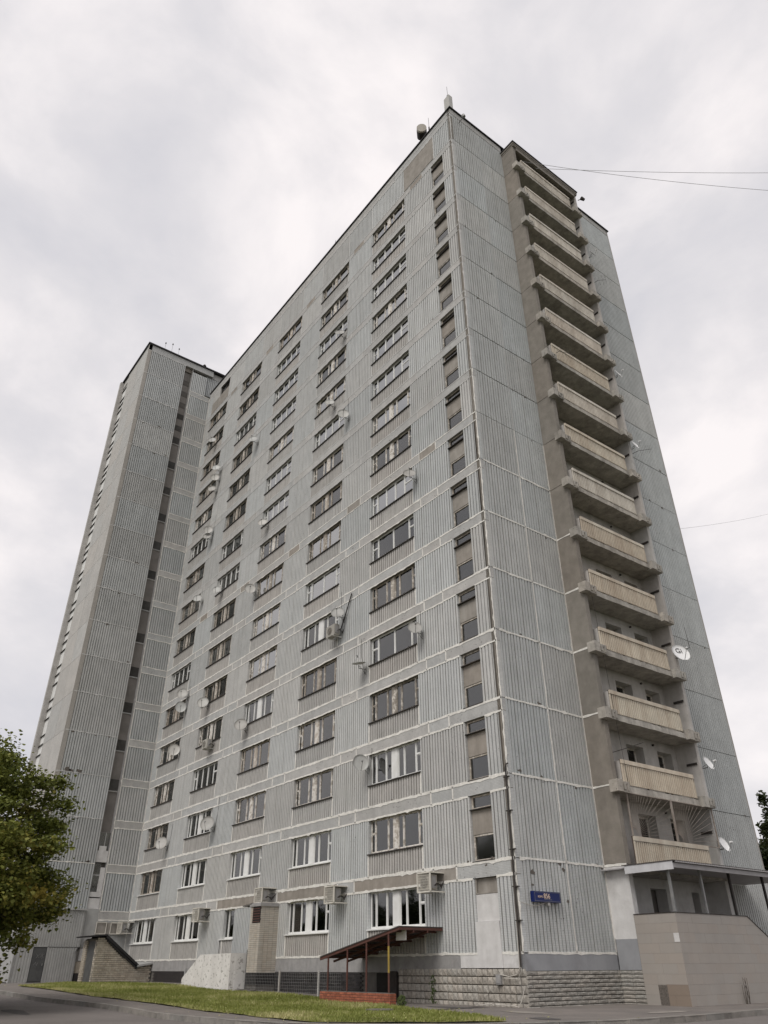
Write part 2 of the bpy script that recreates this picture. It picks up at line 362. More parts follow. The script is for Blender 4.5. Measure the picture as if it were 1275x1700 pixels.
# kerb stones, one metre each, in view
kroot = bpy.data.objects.new('kerb', None); col.objects.link(kroot); kroot['kind'] = 'structure'
kroot.location = (0, -9, g(0, -9)-.13)
dacc = [0]
for i in range(1, len(KC)): dacc.append(dacc[-1]+(KC[i]-KC[i-1]).length)
def kat(d):
    for i in range(1, len(KC)):
        if dacc[i] >= d:
            t = (d-dacc[i-1])/(dacc[i]-dacc[i-1]); return KC[i-1].lerp(KC[i], t)
    return KC[-1]
ks = MB().box(0, .985, 0, .16, -.22, .015).mesh('kerb_stone', m_kerb)
d = 18.0
while d < dacc[-1]-30:
    a, b = kat(d), kat(d+1)
    ang = math.atan2(b.y-a.y, b.x-a.x)
    za, zb = g(a.x, a.y), g(b.x, b.y)
    o = link('kerb_stone', ks, kroot, (a.x, a.y, za+rnd.uniform(-.006, .006)), rot=(0, -math.atan2(zb-za, 1), ang)); d += 1.0
# patched and cracked asphalt
def ground_patch(name, x, y, rx, ry, m, seed, lift, base=-.13):
    r_ = random.Random(seed); n = 14; vs_ = [(x, y, g(x, y)+base+lift)]
    for i in range(n):
        t = 2*math.pi*i/n; k_ = r_.uniform(.75, 1.1); xx, yy = x+rx*k_*math.cos(t), y+ry*k_*math.sin(t); vs_.append((xx, yy, g(xx, yy)+base+lift))
    me_ = bpy.data.meshes.new(name); me_.from_pydata(vs_, [], [(0, i+1, (i+1) % n+1) for i in range(n)]); me_.materials.append(m); struct(name, me_)
m_patch = mat('asphalt_repair', (.105, .098, .093, 1), (.085, .08, .076, 1), rough=.95, bump=.8, bscale=60)
m_dust = mat('dusty_asphalt', (.27, .245, .215, 1), (.22, .2, .178, 1), rough=.95, bump=.6, bscale=50)
for i, (x, y, rx, ry) in enumerate([(-20, -13, 2.2, .5), (-31, -13.2, 1.6, .4), (-12, -12.2, 1.4, .35)]): ground_patch('road_patch', x, y, rx, ry, m_patch, i, .006)
for i, (x, y, rx, ry) in enumerate([(1.5, -1.6, 1.0, .35), (-2.2, -1.3, 1.3, .3), (4, 1.5, .35, .9), (3.4, -3, .5, .3), (-36.5, -8.2, 1.6, .4)]): ground_patch('pavement_patch', x, y, rx, ry, m_dust if i % 2 == 0 else m_patch, 30+i, .008, 0)
# lawn
LP = [(-28.6, -8.1), (-23.5, -8.2), (-19.2, -7.95), (-12.2, -7.95), (-8.3, -7.7), (-5, -7.75), (-2, -8.1), (.3, -8.2), (1.9, -6.9), (3.3, -5.0), (3.5, -4.45), (1.4, -3.55), (-1.2, -3.2), (-3.2, -2.6), (-4.6, -2.15), (-8.8, -2.1), (-9.9, -1.35), (-13.5, -1.35), (-16.8, -1.75), (-22.8, -1.75), (-25.5, -1.9), (-30.3, -2.2), (-30.5, -3.7), (-34.0, -4.0)]
LPs = [Vector(p) for p in LP]
def inside(x, y, poly=LPs):
    c = False; n = len(poly)
    for i in range(n):
        a, b = poly[i], poly[i-1]
        if (a.y > y) != (b.y > y) and x < (b.x-a.x)*(y-a.y)/(b.y-a.y)+a.x: c = not c
    return c
jag = []
for i, p in enumerate(LPs):
    q_ = LPs[(i+1) % len(LPs)]; n = max(1, int((q_-p).length/.35))
    for k in range(n):
        v = p.lerp(q_, k/n); w = noise.noise(Vector((v.x*1.3, v.y*1.3, 2)))*.16
        jag.append(v+Vector((w, w*.8)))
pts = list(jag)
for i in range(-34, 4):
    for j in range(-9, 0):
        if inside(i+.5, j+.5): pts.append(Vector((i+.5, j+.5)))
res = delaunay_2d_cdt(pts, [], [list(range(len(jag)))], 1, 1e-5)
lv = [(p.x, p.y, g(p.x, p.y)+.03+.03*noise.noise(Vector((p.x*.7, p.y*.7, 0)))) for p in res[0]]
me = bpy.data.meshes.new('lawn'); me.from_pydata(lv, [], [tuple(t) for t in res[2]]); me.materials.append(m_soil)
struct('lawn', me)
gv, gf, gt = [], [], []
k = 0
while k < 62000:
    x, y = rnd.uniform(-34, 3.5), rnd.uniform(-8.5, -1.2)
    x = -34+37.5*(rnd.random()**.75)
    if not inside(x, y): continue
    pn = noise.noise(Vector((x*.35, y*.5, 5)))+.5*noise.noise(Vector((x*1.7, y*1.7, 1)))
    z = g(x, y)+.03
    h = rnd.uniform(.03, .085)*(1+.8*max(0, pn)); a = rnd.uniform(0, 6.28); w = rnd.uniform(.010, .022)
    lx, ly = rnd.gauss(0, .035), rnd.gauss(0, .035)
    b = len(gv)
    gv += [(x-w*math.cos(a), y-w*math.sin(a), z), (x+w*math.cos(a), y+w*math.sin(a), z), (x+lx, y+ly, z+h)]
    gf.append((b, b+1, b+2))
    edge = .25 if y < -7.3 else 0
    t = .42+.55*pn+edge+rnd.gauss(0, .16); gt += [min(1, max(0, t))]*3
    k += 1
me = bpy.data.meshes.new('grass'); me.from_pydata(gv, [], gf); me.materials.append(m_blade)
at = me.attributes.new('tone', 'FLOAT', 'POINT'); at.data.foreach_set('value', gt)
o = link('grass', me); o['kind'] = 'stuff'; o['label'] = 'short olive green grass with dry yellow patches in front of the block'; o['category'] = 'grass'
# fallen leaves and litter
lf = MB(); lt = []
for k in range(500):
    x, y = rnd.uniform(-32, 5), rnd.uniform(-8.8, -1)
    s_ = rnd.uniform(.02, .045); a = rnd.uniform(0, 6.28); z = g(x, y)+(.09 if inside(x, y) else .012)
    b = len(lf.v)
    for q_ in range(4):
        t = a+q_*math.pi/2; rr = s_*(1 if q_ % 2 else .55); lf.v.append((x+rr*math.cos(t), y+rr*math.sin(t), z+rnd.uniform(0, .02)))
    lf.f.append((b, b+1, b+2, b+3)); lt += [rnd.uniform(.6, 1)]*4
me = lf.mesh('fallen_leaves', m_blade); at = me.attributes.new('tone', 'FLOAT', 'POINT'); at.data.foreach_set('value', lt)
o = link('fallen_leaves', me); o['kind'] = 'stuff'; o['label'] = 'scattered dry yellow leaves on grass and pavement'; o['category'] = 'leaves'

# ------------------------------------------------------------ the apartment block
H = 2.8
B = thing('apartment_building', 'tall grey panel apartment block with ribbed walls, tan balconies and a taller left wing', 'building', (-18, 8, -1.48))
link('wall_core', MB().box(-35.7, -.56, .9, 15.9, -1.6, 48.0).mesh('wall_core', m_core), B)
link('wall_core', MB().box(-43.4, -36.45, -6.4, 9, -1.6, 51.0).mesh('wing_core', m_core), B)
# interior floors behind the windows (keep each storey its own dark room)
fl = MB()
for k in range(0, 18): fl.box(-35.6, -.4, .3, .95, k*H-.12, k*H+.02)
for k in range(0, 6): fl.box(-4.9-6.6*k+.02, -4.9-6.6*k+.12, .3, .95, 0, 48)
o = link('floor_slab', fl.mesh('floor_slabs', m_room), B); o['kind'] = 'stuff'

def seal(face, u0, u1, z0, z1, m, w=.05, jag_=.03, proud=.012):
    """an irregular bead of joint filler as real, slightly proud geometry"""
    b = MB(); horiz = abs(u1-u0) > abs(z1-z0)
    Ln = (u1-u0) if horiz else (z1-z0); n = max(2, int(Ln/.16))
    for i in range(n+1):
        t = i/n
        a = w*.5*(1+rnd.uniform(-.25, .35)); c = w*.5*(1+rnd.uniform(-.25, .35))
        if rnd.random() < .15: a += rnd.uniform(.2, 1.5)*jag_
        if rnd.random() < .12: c += rnd.uniform(.2, 1.2)*jag_
        wob = noise.noise(Vector((u0+z0+t*Ln*.8, z0, u0)))*.012
        if horiz: b.v += [(Ln*t, -proud, -a+wob), (Ln*t, -proud, c+wob), (Ln*t, .02, c+wob), (Ln*t, .02, -a+wob)]
        else: b.v += [(-a+wob, -proud, Ln*t), (c+wob, -proud, Ln*t), (c+wob, .02, Ln*t), (-a+wob, .02, Ln*t)]
        if i:
            p, q_ = (i-1)*4, i*4
            for e_ in range(3): b.f.append((p+e_, q_+e_, q_+e_+1, p+e_+1))
    loc, rz = P(face, u0, z0, 0)
    return link('joint_seal', b.mesh('joint_seal', m), B, loc, rz)

def place(name, me, face, u, z, off=0, label=None):
    loc, rz = P(face, u, z, off); o = link(name, me, B, loc, rz)
    if label: o['label'] = label
    return o

# --- windows
def frame_mesh(kind, w, h, m):
    """returns frame mesh, pane rects, sill"""
    b = MB(); t = .055; d0, d1 = .14, .21
    b.box(0, w, d0, d1, 0, t*1.2); b.box(0, w, d0, d1, h-t, h)
    if kind == 'wood':   fr_ = [0, .085, .335, .44, .52, .625, .905, 1]; post = (3,); split = (0, 6)
    elif kind == 'white4': fr_ = [0, .14, .5, .86, 1]; post = (); split = (0, 3)
    elif kind == 'white5': fr_ = [0, .12, .34, .56, .78, 1]; post = (); split = (0, 4)
    elif kind == 'white6': fr_ = [0, .10, .30, .42, .54, .66, .88, 1]; post = (3,); split = (6,)
    elif kind == 'narrow': fr_ = [0, .42, 1]; post = (); split = ()
    panes = []
    xs = [x*w for x in fr_]
    for i, x in enumerate(xs):
        tt = t if 0 < i < len(xs)-1 else t*1.2
        x0 = 0 if i == 0 else (w-tt if i == len(xs)-1 else x-tt/2)
        b.box(x0, x0+tt, d0-.01*(i % 2), d1, t*1.2, h-t)
    for i in range(len(xs)-1):
        x0, x1 = xs[i]+t*.6, xs[i+1]-t*.6
        if i in post: b.box(x0-.01, x1+.01, d0-.02, d1, t*1.2, h-t); continue
        zs = [(t*1.2, h-t)]
        if i in split:
            zm = h*.58; b.box(x0, x1, d0, d1, zm-.025, zm+.025); zs = [(t*1.2, zm-.025), (zm+.025, h-t)]
        for z0, z1 in zs:
            s_ = .028   # sash
            b.box(x0, x0+s_, d0+.02, d1-.02, z0, z1); b.box(x1-s_, x1, d0+.02, d1-.02, z0, z1)
            b.box(x0+s_, x1-s_, d0+.02, d1-.02, z0, z0+s_); b.box(x0+s_, x1-s_, d0+.02, d1-.02, z1-s_, z1)
            panes.append((x0+s_, x1-s_, z0+s_, z1-s_))
    return b.mesh('window_frame', m), panes
panecache = {}
def add_window(face, u, z, w, h, kind, m, sillm, gm=None, curtain=None, label=None, bars=False):
    key = (kind, round(w, 2), round(h, 2), m.name)
    if key not in cache: cache[key] = frame_mesh(kind, w, h, m)
    fm, panes = cache[key]
    loc, rz = P(face, u, z, 0)
    wo = link('window', fm, B, loc, rz)
    if label: wo['label'] = label
    for (x0, x1, z0, z1) in panes:
        if rnd.random() < .004: continue
        k2 = (round(x1-x0, 3), round(z1-z0, 3), (gm or m_glass).name)
        if k2 not in panecache: panecache[k2] = MB().box(0, x1-x0, 0, .006, 0, z1-z0).mesh('pane', gm or m_glass)
        link('pane', panecache[k2], wo, (x0, .172+rnd.uniform(-.004, .004), z0), world=False, rot=(R(rnd.uniform(-.5, .5)), 0, R(rnd.uniform(-.5, .5))))
    k3 = ('sill', round(w, 2), sillm.name)
    if k3 not in cache:
        cache[k3] = MB().box(-.05, w+.05, -.07, .14, -.045, -.004).mesh('sill', sillm)
    link('sill', cache[k3], wo, (0, 0, 0), world=False)
    c = curtain if curtain is not None else rnd.random()
    def cur(a, b_, hh=1.0):
        mb = MB(); n = max(3, int((b_-a)/.07)); zt = h*.98
        for i in range(n+1):
            x = a+(b_-a)*i/n; yy = .27+.02*math.sin(i*2.4+a*7); mb.v += [(x, yy, h*(1-hh)), (x, yy, zt)]
            if i: q_ = 2*i; mb.f.append((q_-2, q_, q_+1, q_-1))
        link('curtain', mb.mesh('curtain', m_curt), wo, (0, 0, 0), world=False)
    if c > .36: cur(.05, w-.05)
    elif c > .22: cur(.05, w*rnd.uniform(.3, .48)); cur(w*rnd.uniform(.55, .7), w-.05)
    elif c > .1: cur(.05, w*.4) if rnd.random() < .5 else cur(w*.5, w-.05)
    if bars:
        mb = MB(); n = 7
        for i in range(1, n): x = w*i/n; mb.box(x-.006, x+.006, .225, .235, .07, h-.06)
        for i in range(1, 7): zc = h*i/7; mb.box(.05, w-.05, .235, .245, zc-.006, zc+.006)
        link('window_grille', mb.mesh('window_grille', m_white), wo, (0, 0, 0), world=False)
    return wo

# window styles per column (0 = nearest the stair strip ... 4 = by the wing) and storey (0 = ground)
style = {(0, 2): 'white6', (0, 4): 'white4', (0, 6): 'white4', (0, 7): 'white5', (0, 10): 'white5', (0, 11): 'white5', (0, 13): 'white5', (0, 14): 'white5',
         (1, 1): 'white6', (1, 6): 'white4', (1, 10): 'white5', (1, 13): 'white5', (1, 11): 'wood', (2, 1): 'white6', (2, 13): 'white5', (2, 10): 'white5', (3, 1): 'white6', (3, 2): 'white6', (3, 3): 'white5',
         (4, 1): 'wood', (3, 8): 'white5', (3, 9): 'white4', (3, 13): 'white5', (2, 14): 'white5', (2, 9): 'white5'}
spand_beige = {(1, 2), (0, 0), (1, 0), (2, 0), (4, 1)}
WL = -8.63; PW = 6.6; WW = 3.66
ZS, ZT, ZB = .92, 2.28, 2.30
def lowness(k): return k <= 6
for k in range(16):
    z = k*H
    sm = m_seal if k <= 7 else m_seal2
    # panels
    for c in range(5):
        u = WL-PW*c
        if k == 0 and c == 2:
            # ground storey: narrow window beside the tiled vent tower
            place('wall_panel', ribbed(1.48, .86, m_span), 'long', -22.12, z+.005)
            place('wall_panel', ribbed(.0+(u+WW)-(-20.64), 2.28, m_pier), 'long', -20.63, z+.005)
            add_window('long', -22.10, z+ZS-.03, 1.47, ZT-ZS+.03, 'narrow', m_white, m_white, curtain=.05)
        else:
            place('spandrel_panel', ribbed(WW, .9, m_span), 'long', u, z+.01)
            st = style.get((c, k), 'wood')
            if st == 'wood' and k > 3 and rnd.random() < .14: st = rnd.choice(['white5', 'white6'])
            if k == 0: st = 'white6'
            if st == 'wood': m, smt = (m_wood if rnd.random() < .6 else m_wood2), (m_sill if k > 0 else m_white)
            else: m, smt = m_white, (m_sill if k > 1 else m_white)
            if k == 1 and c in (4,): smt = m_white
            cu = None
            if k == 0: cu = rnd.choice([.5, .3, .15])
            elif k == 1: cu = rnd.choice([.05, .3, .15])
            add_window('long', u+.02, z+ZS, WW-.04, ZT-ZS+.01, st, m, smt, (m_glass3 if (k > 3 and rnd.random() < (.6 if st != 'wood' else .2)+.025*k) else (m_glass2 if (st == 'wood' and rnd.random() < .3) else m_glass)), cu, bars=(k == 0))
        # pier to the left of this window
        pr = u; pl = (WL-PW*(c+1)+WW) if c < 4 else -35.98
        w = pr-pl-.02
        if k == 0 and c == 1:   # pier interrupted by the vent tower
            pass
        place('wall_panel', ribbed(w, 2.28, m_pier), 'long', pl+.01, z+.01)
        # band: long piece over window, short piece over pier
        b0, b1 = -4.35-PW*c, -3.05-PW*c
        bm = m_band
        if (k == 7) or (k == 15): short = m_beige
        else: short = m_band
        if k == 0 and c in (0, 1, 2): bm = m_beige
        if k == 0 and c == 0: short = m_beige
        place('band_panel', plainbox(1.27, .47, short), 'long', b0+.015, z+ZB+.015)
        lo = max(b0-PW+1.3+.015, -35.98)
        place('band_panel', plainbox(b0-.03-lo, .47, bm), 'long', lo, z+ZB+.015)
    place('wall_panel', ribbed(4.96-2.17, 2.28, m_pier), 'long', -4.95, z+.01)
    place('band_panel', plainbox(3.02, .47, m_band), 'long', -3.03, z+ZB+.015)
    place('corner_panel', ribbed(.99, 2.28, m_pier), 'long', -1.0, z+.01)
    # stair strip
    if k > 0:
        place('stair_panel', plainbox(1.13, .86, m_beige, .2), 'long', -2.15, z+.95, -.1)
        for (za, zb_) in ((.06, .94), (1.82, 2.30)):
            hh = zb_-za; key = ('sw', round(hh, 2))
            if key not in cache:
                b = MB(); w_ = 1.13; t = .06
                b.box(0, t, .12, .2, 0, hh); b.box(w_-t, w_, .12, .2, 0, hh); b.box(t, w_-t, .12, .2, 0, t); b.box(t, w_-t, .12, .2, hh-t, hh)
                cache[key] = (b.mesh('stair_window', m_wood), MB().box(t, w_-t, .16, .166, t, hh-t).mesh('pane', m_glass2))
            fm, pm = cache[key]
            wo = place('stair_window', fm, 'long', -2.15, z+za)
            link('pane', pm, wo, world=False)
            link('sill', cache.setdefault('ssill', MB().box(-.01, 1.14, -.02, .12, -.03, 0).mesh('sill', m_sill)), wo, world=False)
    else:
        place('boarded_opening', MB().box(0, 1.13, .12, .2, 0, .50).box(0, .06, .05, .12, 0, .5).box(.06, 1.13, .05, .12, .0, .05).mesh('board', m_beige), 'long', -2.15, 1.80)
        place('boarded_opening', plainbox(1.13, .84, m_plastw, .2), 'long', -2.15, .95, -.06, 'white painted board filling the old stair opening')
        place('patched_infill', MB().prism([(0, -.42), (1.2, -.42), (1.15, .94), (0, .94)], 0, .2).mesh('infill', m_plastw), 'long', -2.17, 0, .034)
    # seals
    wz = .062+.03*max(0, (6-k))/6 if k <= 6 else .045
    seal('long', -35.98, -.02, z+ZB+.5, 0, sm, wz*1.05) if False else None
    s_ = seal('long', -35.98, -.02, (k+1)*H, (k+1)*H, sm, wz*1.1)
    s_ = seal('long', -35.98, -2.2, z+ZB, z+ZB, sm, wz*.8)
    seal('long', -1.0, -.02, z+ZB, z+ZB, sm, wz*.8)
    vb = MB(); 
    for c in range(5):
        for u in (WL-PW*c, WL-PW*c+WW):
            seal('long', u, u, z, z+(ZS if u < -8.7 or True else 0), sm, wz*.75, .015)
        for u in (-4.35-PW*c, -3.05-PW*c):
            if u > -35.9: seal('long', u, u, z+ZB, z+H, sm, wz*.7, .015)
seal('long', -35.98, -.02, 0, 0, m_seal, .07)
# technical storey
z = 16*H
xs = [-35.98]
for c in range(4, -1, -1): xs += [WL-PW*c, WL-PW*c+WW]
xs += [-1.8, -.02]
xs = sorted(xs)
for a, b in zip(xs, xs[1:]):
    if abs(b+1.8) < .01:
        place('bare_panel', plainbox(b-a-.03, 2.3, m_beige), 'long', a+.015, z+.15, label='large bare beige panel under the roof near the corner')
    elif a < -35 and b < -34.9:
        place('technical_panel', ribbed(b-a-.02, 2.45, m_pier), 'long', a+.01, z+.01)
    elif abs(a-(WL-PW*4)) < .01:
        place('bare_panel', plainbox(b-a-.03, 1.3, m_beige), 'long', a+.015, z+.1)
        place('technical_panel', plainbox(1.6, 1.05, m_band), 'long', a+.015, z+1.4)
        tw = place('attic_window', MB().box(0, 2.0, .12, .2, 0, .05).box(0, 2., .12, .2, .98, 1.05).box(0, .05, .12, .2, .05, .98).box(.95, 1.02, .12, .2, .05, .98).box(1.95, 2.0, .12, .2, .05, .98).mesh('attic_window', m_sill), 'long', a+1.64, z+1.4)
        link('pane', MB().box(.05, 1.95, .16, .166, .05, 1.).mesh('pane', m_glass2), tw, world=False)
    else:
        place('technical_panel', ribbed(b-a-.02, 2.45, m_pier), 'long', a+.01, z+.01)
        seal('long', a, a, z, z+2.45, m_seal2, .04)
seal('long', -35.98, -.02, z+2.5, z+2.5, m_seal2, .06, .06)
for a in range(6):
    u = -35.98+a*6; place('cornice_panel', plainbox(5.97, .82, m_band), 'long', u, z+2.53)
seal('long', -35.98, -.02, z+3.0, z+3.0, m_seal2, .05, .09)
link('roof_coping', MB().box(-36.0, .09, -.09, .3, 48.16, 48.25).box(-.2, .09, .3, 5.0, 48.16, 48.25).box(-.2, .09, 10.9, 16.3, 48.16, 48.25).mesh('coping', m_black), B)
link('roof', MB().box(-36, -.2, .3, 16.1, 48.0, 48.15).mesh('roof', m_roofu), B)
# plinth under the long wall
def pl(x0, x1, z0, z1, m, off=0, name='plinth_render'):
    return place(name, MB().box(0, x1-x0, 0, .3, z0, z1).mesh('plinth', m), 'long', x0, 0, off)
pl(-36, -8.9, -.56, -.02, m_plast); pl(-8.88, -3.1, -.56, -.02, m_plast); pl(-3.08, -.16, -.42, -.02, m_plastw, .004)
pl(-.15, 0, -.5, -.02, m_plastw, .0)
pl(-36, 0, -1.9, -.5, m_mort, -.05, 'plinth_backing')

# chipped facing along the joints
def chip(face, u, z, s_):
    r_ = random.Random(int(u*97+z*31)); n = 9; pts = []
    for i in range(n):
        t = 2*math.pi*i/n; rr = s_*r_.uniform(.35, 1); pts.append((rr*math.cos(t)*1.3, rr*math.sin(t)*.8))
    place('chipped_patch', MB().prism(pts, 0, .02).mesh('chip', m_spall), face, u, z, .006)
for i in range(46): chip('end', rnd.choice([rnd.uniform(.4, 4.6), rnd.uniform(.4, 4.6), rnd.uniform(11.3, 15.8)]), rnd.randint(1, 16)*H+rnd.uniform(-.12, .12), rnd.uniform(.03, .11))
for i in range(40): chip('wing', rnd.uniform(-6.5, -3.1), rnd.randint(2, 16)*H+rnd.uniform(-.15, .12), rnd.uniform(.04, .13))
for i in range(60): chip('long', rnd.uniform(-30, -.3), rnd.randint(0, 15)*H+rnd.choice([rnd.uniform(2.32, 2.75), rnd.uniform(-.05, .1)]), rnd.uniform(.025, .07))
for u, z, s_ in ((-6.0, 11.35, .22), (-5.7, 11.32, .2), (-5.2, 11.3, .24), (-6.5, 8.75, .12), (-4.0, 28.05, .2)): chip('wing', u, z, s_)
for u, z, s_ in ((.6, 5.75, .1), (1.75, 5.68, .08), (2.1, 8.5, .14), (2.35, 2.55, .12), (.75, 2.4, .12), (.7, 2.0, .06), (2.4, 1.55, .08)): chip('end', u, z, s_)

# --- end wall
E1, E2, E3 = .17, 2.54, 4.68
for k in range(0, 18):
    z = k*H; hh = H-.03 if k < 17 else .35
    if k == 17: z = 17*H; 
    for a, b in ((E1, E2), (E2, E3)):
        if k < 17:
            place('end_panel', ribbed(b-a-.02, hh-(.03 if k > 7 else 0), m_end), 'end', a+.01, z+.015)
    if k < 17:
        place('corner_strip', plainbox(E1-.01, H-.02, m_brown, .25), 'end', .0, z+.01, -.012)
    if 0 <= k <= 16:
        for a, b in ((10.95, 12.35), (12.35, 16.1)):
            place('end_panel', ribbed(b-a-.02, hh-(.03 if k > 7 else 0), m_end), 'end', a+.01, z+.015)
    sl_ = k <= 7
    if k <= 16:
        if sl_:
            seal('end', E1, E3, z, z, m_seal, .065, .035)
            seal('end', E2, E2, z, z+H, m_seal, .065, .025); seal('end', E3-.03, E3-.03, z, z+H, m_seal, .08, .03)
        elif k < 12: seal('end', E2, E2, z, z+H, m_seal2, .03, .01)
        seal('long', -.04, -.04, z, z+H, m_seal if k <= 8 else m_seal2, .05, .03)
place('cornice_panel', plainbox(4.68, .54, m_band), 'end', 0, 47.61); place('cornice_panel', plainbox(5.1, .54, m_band), 'end', 10.95, 47.61)
link('end_edge_trim', MB().box(-.3, 0, 16.1, 16.2, -1.5, 48.15).mesh('trim', m_plain), B)
place('plinth_render', MB().box(0, 4.68, 0, .3, -.5, -.02).mesh('plinth', m_plastb), 'end', 0, 0, .006)
place('plinth_backing', MB().box(0, 4.68, 0, .3, -1.9, -.5).mesh('plinth', m_mort), 'end', 0, 0, -.04)
place('plinth_render', MB().box(0, 5.2, 0, .3, -1.9, -.02).mesh('plinth', m_plast), 'end', 10.95, 0)

# --- loggia tower
LX = 1.02
for k in range(0, 17):
    z = k*H
    top = z+H-.02 if k < 16 else 47.05
    sidem = m_brown if k > 0 else m_plastw
    z0 = z+.01 if k > 0 else .43
    link('loggia_side_wall', MB().box(.0, LX, 4.68, 4.92, z0, top).mesh('side', sidem), B)
    link('loggia_side_wall', MB().box(.0, LX, 10.92, 11.12, z0 if k else -1.5, top).mesh('side2', m_soff if k else m_plastw), B)
    if 1 <= k <= 6: # white bead across the side wall
        b = MB(); n = 7
        for i in range(n+1):
            a = .035+rnd.uniform(-.012, .02); b.v += [(LX*i/n, 4.665, z-a), (LX*i/n, 4.665, z+a)]
            if i: b.f.append((2*i-2, 2*i, 2*i+1, 2*i-1))
        link('joint_seal', b.mesh('bead', m_seal), B)
    # back wall with two openings
    b = MB(); zt = top; ow = [(7.33, 8.5), (9.5, 10.55)]
    if k == 0: ow = [(7.28, 8.3), (10.0, 10.5)]
    sills = [z+.85, z+.06]; heads = [z+2.12, z+2.12]
    if k == 0: sills = [-.7, -.7]; heads = [2.19, 2.16]
    if k == 16: heads = [z+1.9, z+1.9]
    zz0 = z if k else -1.4
    b.box(4.92, ow[0][0], 0, .5, zz0, zt); b.box(ow[0][1], ow[1][0], 0, .5, zz0, zt); b.box(ow[1][1], 10.92, 0, .5, zz0, zt)
    for (a, c), s_, h_ in zip(ow, sills, heads):
        b.box(a, c, 0, .5, h_, zt)
        if s_ > zz0: b.box(a, c, 0, .5, zz0, s_)
    place('loggia_back_wall', b.mesh('back', m_soff if k else m_plastw), 'end', 0, 0, 0)
    if k > 0:
        for j, ((a, c), s_, h_) in enumerate(zip(ow, sills, heads)):
            w_ = c-a; hh = h_-s_; key = ('lw', j, round(hh, 2))
            if key not in cache:
                t = .07; q_ = MB().box(0, t, .42, .48, 0, hh).box(w_-t, w_, .42, .48, 0, hh).box(t, w_-t, .42, .48, 0, t).box(t, w_-t, .42, .48, hh-t, hh)
                if j: q_.box(t, w_-t, .42, .48, .8, .87)
                cache[key] = (q_.mesh('lw', m_wood2), MB().box(t, w_-t, .45, .456, t, hh-t).mesh('pane', m_glass))
            wo = place('balcony_window' if j == 0 else 'balcony_door', cache[key][0], 'end', a, s_)
            link('pane', cache[key][1], wo, world=False)
    # ceiling vent holes and pipe slot
    if k > 0:
        link('wall_slot', MB().box(.45, .95, 10.86, 10.925, z+1.55, z+1.64).mesh('slot', m_dark), B)
        link('vent_pipe', MB().tube([(.02, 9.2, z+2.32), (.09, 9.2, z+2.32)], .05, 8).mesh('vent', m_dark), B)
link('loggia_roof', MB().box(.0, 1.12, 4.66, 11.14, 47.05, 47.2).box(-.2, 1.15, 4.62, 11.16, 47.2, 47.38).mesh('lroof', m_brown), B)
link('loggia_roof_edge', MB().box(-.2, 1.2, 4.57, 11.2, 47.38, 47.46).mesh('lredge', m_black), B)
link('loggia_roof_beam', MB().box(.9, 1.1, 4.95, 10.9, 46.75, 47.05).mesh('beam', m_brown), B)
PAR = {}
def parapet_mesh(seed):
    r_ = random.Random(seed); w = 4.84; pts = []
    n = 38; p = w/n
    for i in range(n):
        pts += [(i*p, 0), (i*p+p*.4, 0), (i*p+p*.48, .055), (i*p+p*.92, .055)]
    pts += [(w, 0), (w, .06), (0, .06)]
    return MB().prof(pts, 0, .765).mesh('parapet_sheet', m_tan2 if seed else m_tan)
pm = [parapet_mesh(i) for i in range(2)]
slabm = []
for v in range(4):
    r_ = random.Random(v); b = MB(); n = 26; w = 5.98
    # ragged weathered fascia
    for i in range(n+1):
        x = w*i/n; a = r_.uniform(0, .018); c = r_.uniform(0, .02)+(.05*r_.random() if r_.random() < .15 else 0)
        b.v += [(x, 1.08, -.28), (x, -a, -.28+r_.uniform(0, .025)), (x, -a*.5, -.10), (x, -.0, -.01-c), (x, 1.08, 0)]
        if i:
            q_ = 5*i
            for e_ in range(4): b.f.append((q_-5+e_, q_+e_, q_+e_+1, q_-4+e_))
            b.f.append((q_-1, q_+4, q_, q_-5))
    b.f += [(4, 3, 2, 1, 0), tuple(5*n+i for i in range(5))]
    slabm.append(b.mesh('balcony_slab', m_slab))
def block_mesh(seed, w):
    r_ = random.Random(seed); b = MB(); j = lambda: r_.uniform(-.012, .012)
    b.box(0+j(), w*.42, -.17, .22, -.31, .12+j()); b.box(w*.43, w, -.12, .22, -.30+j(), .10+j())
    b.box(w*.52, w*.66, -.16, -.12, -.22, .04); b.box(w*.78, w*.9, -.15, -.12, -.24, .05); b.box(w*.62, w*.8, -.15, -.12, -.02, .05)
    return b.mesh('bracket', m_slab)
blk = [block_mesh(i, .84) for i in range(3)]; blk2 = [block_mesh(i+9, .9) for i in range(3)]
railm = MB().box(0, 4.84, -.022, .05, .012, .17).mesh('top_strip', m_tan)
railm2 = MB().box(0, 4.84, -.022, .05, .012, .17).mesh('top_strip', m_tan2)
postm = MB().box(0, .05, 0, .05, -.0, .98).mesh('post', m_rust2)
sidesheet = MB().box(0, .012, 0, .62, .05, .93).mesh('side_sheet', m_soff)
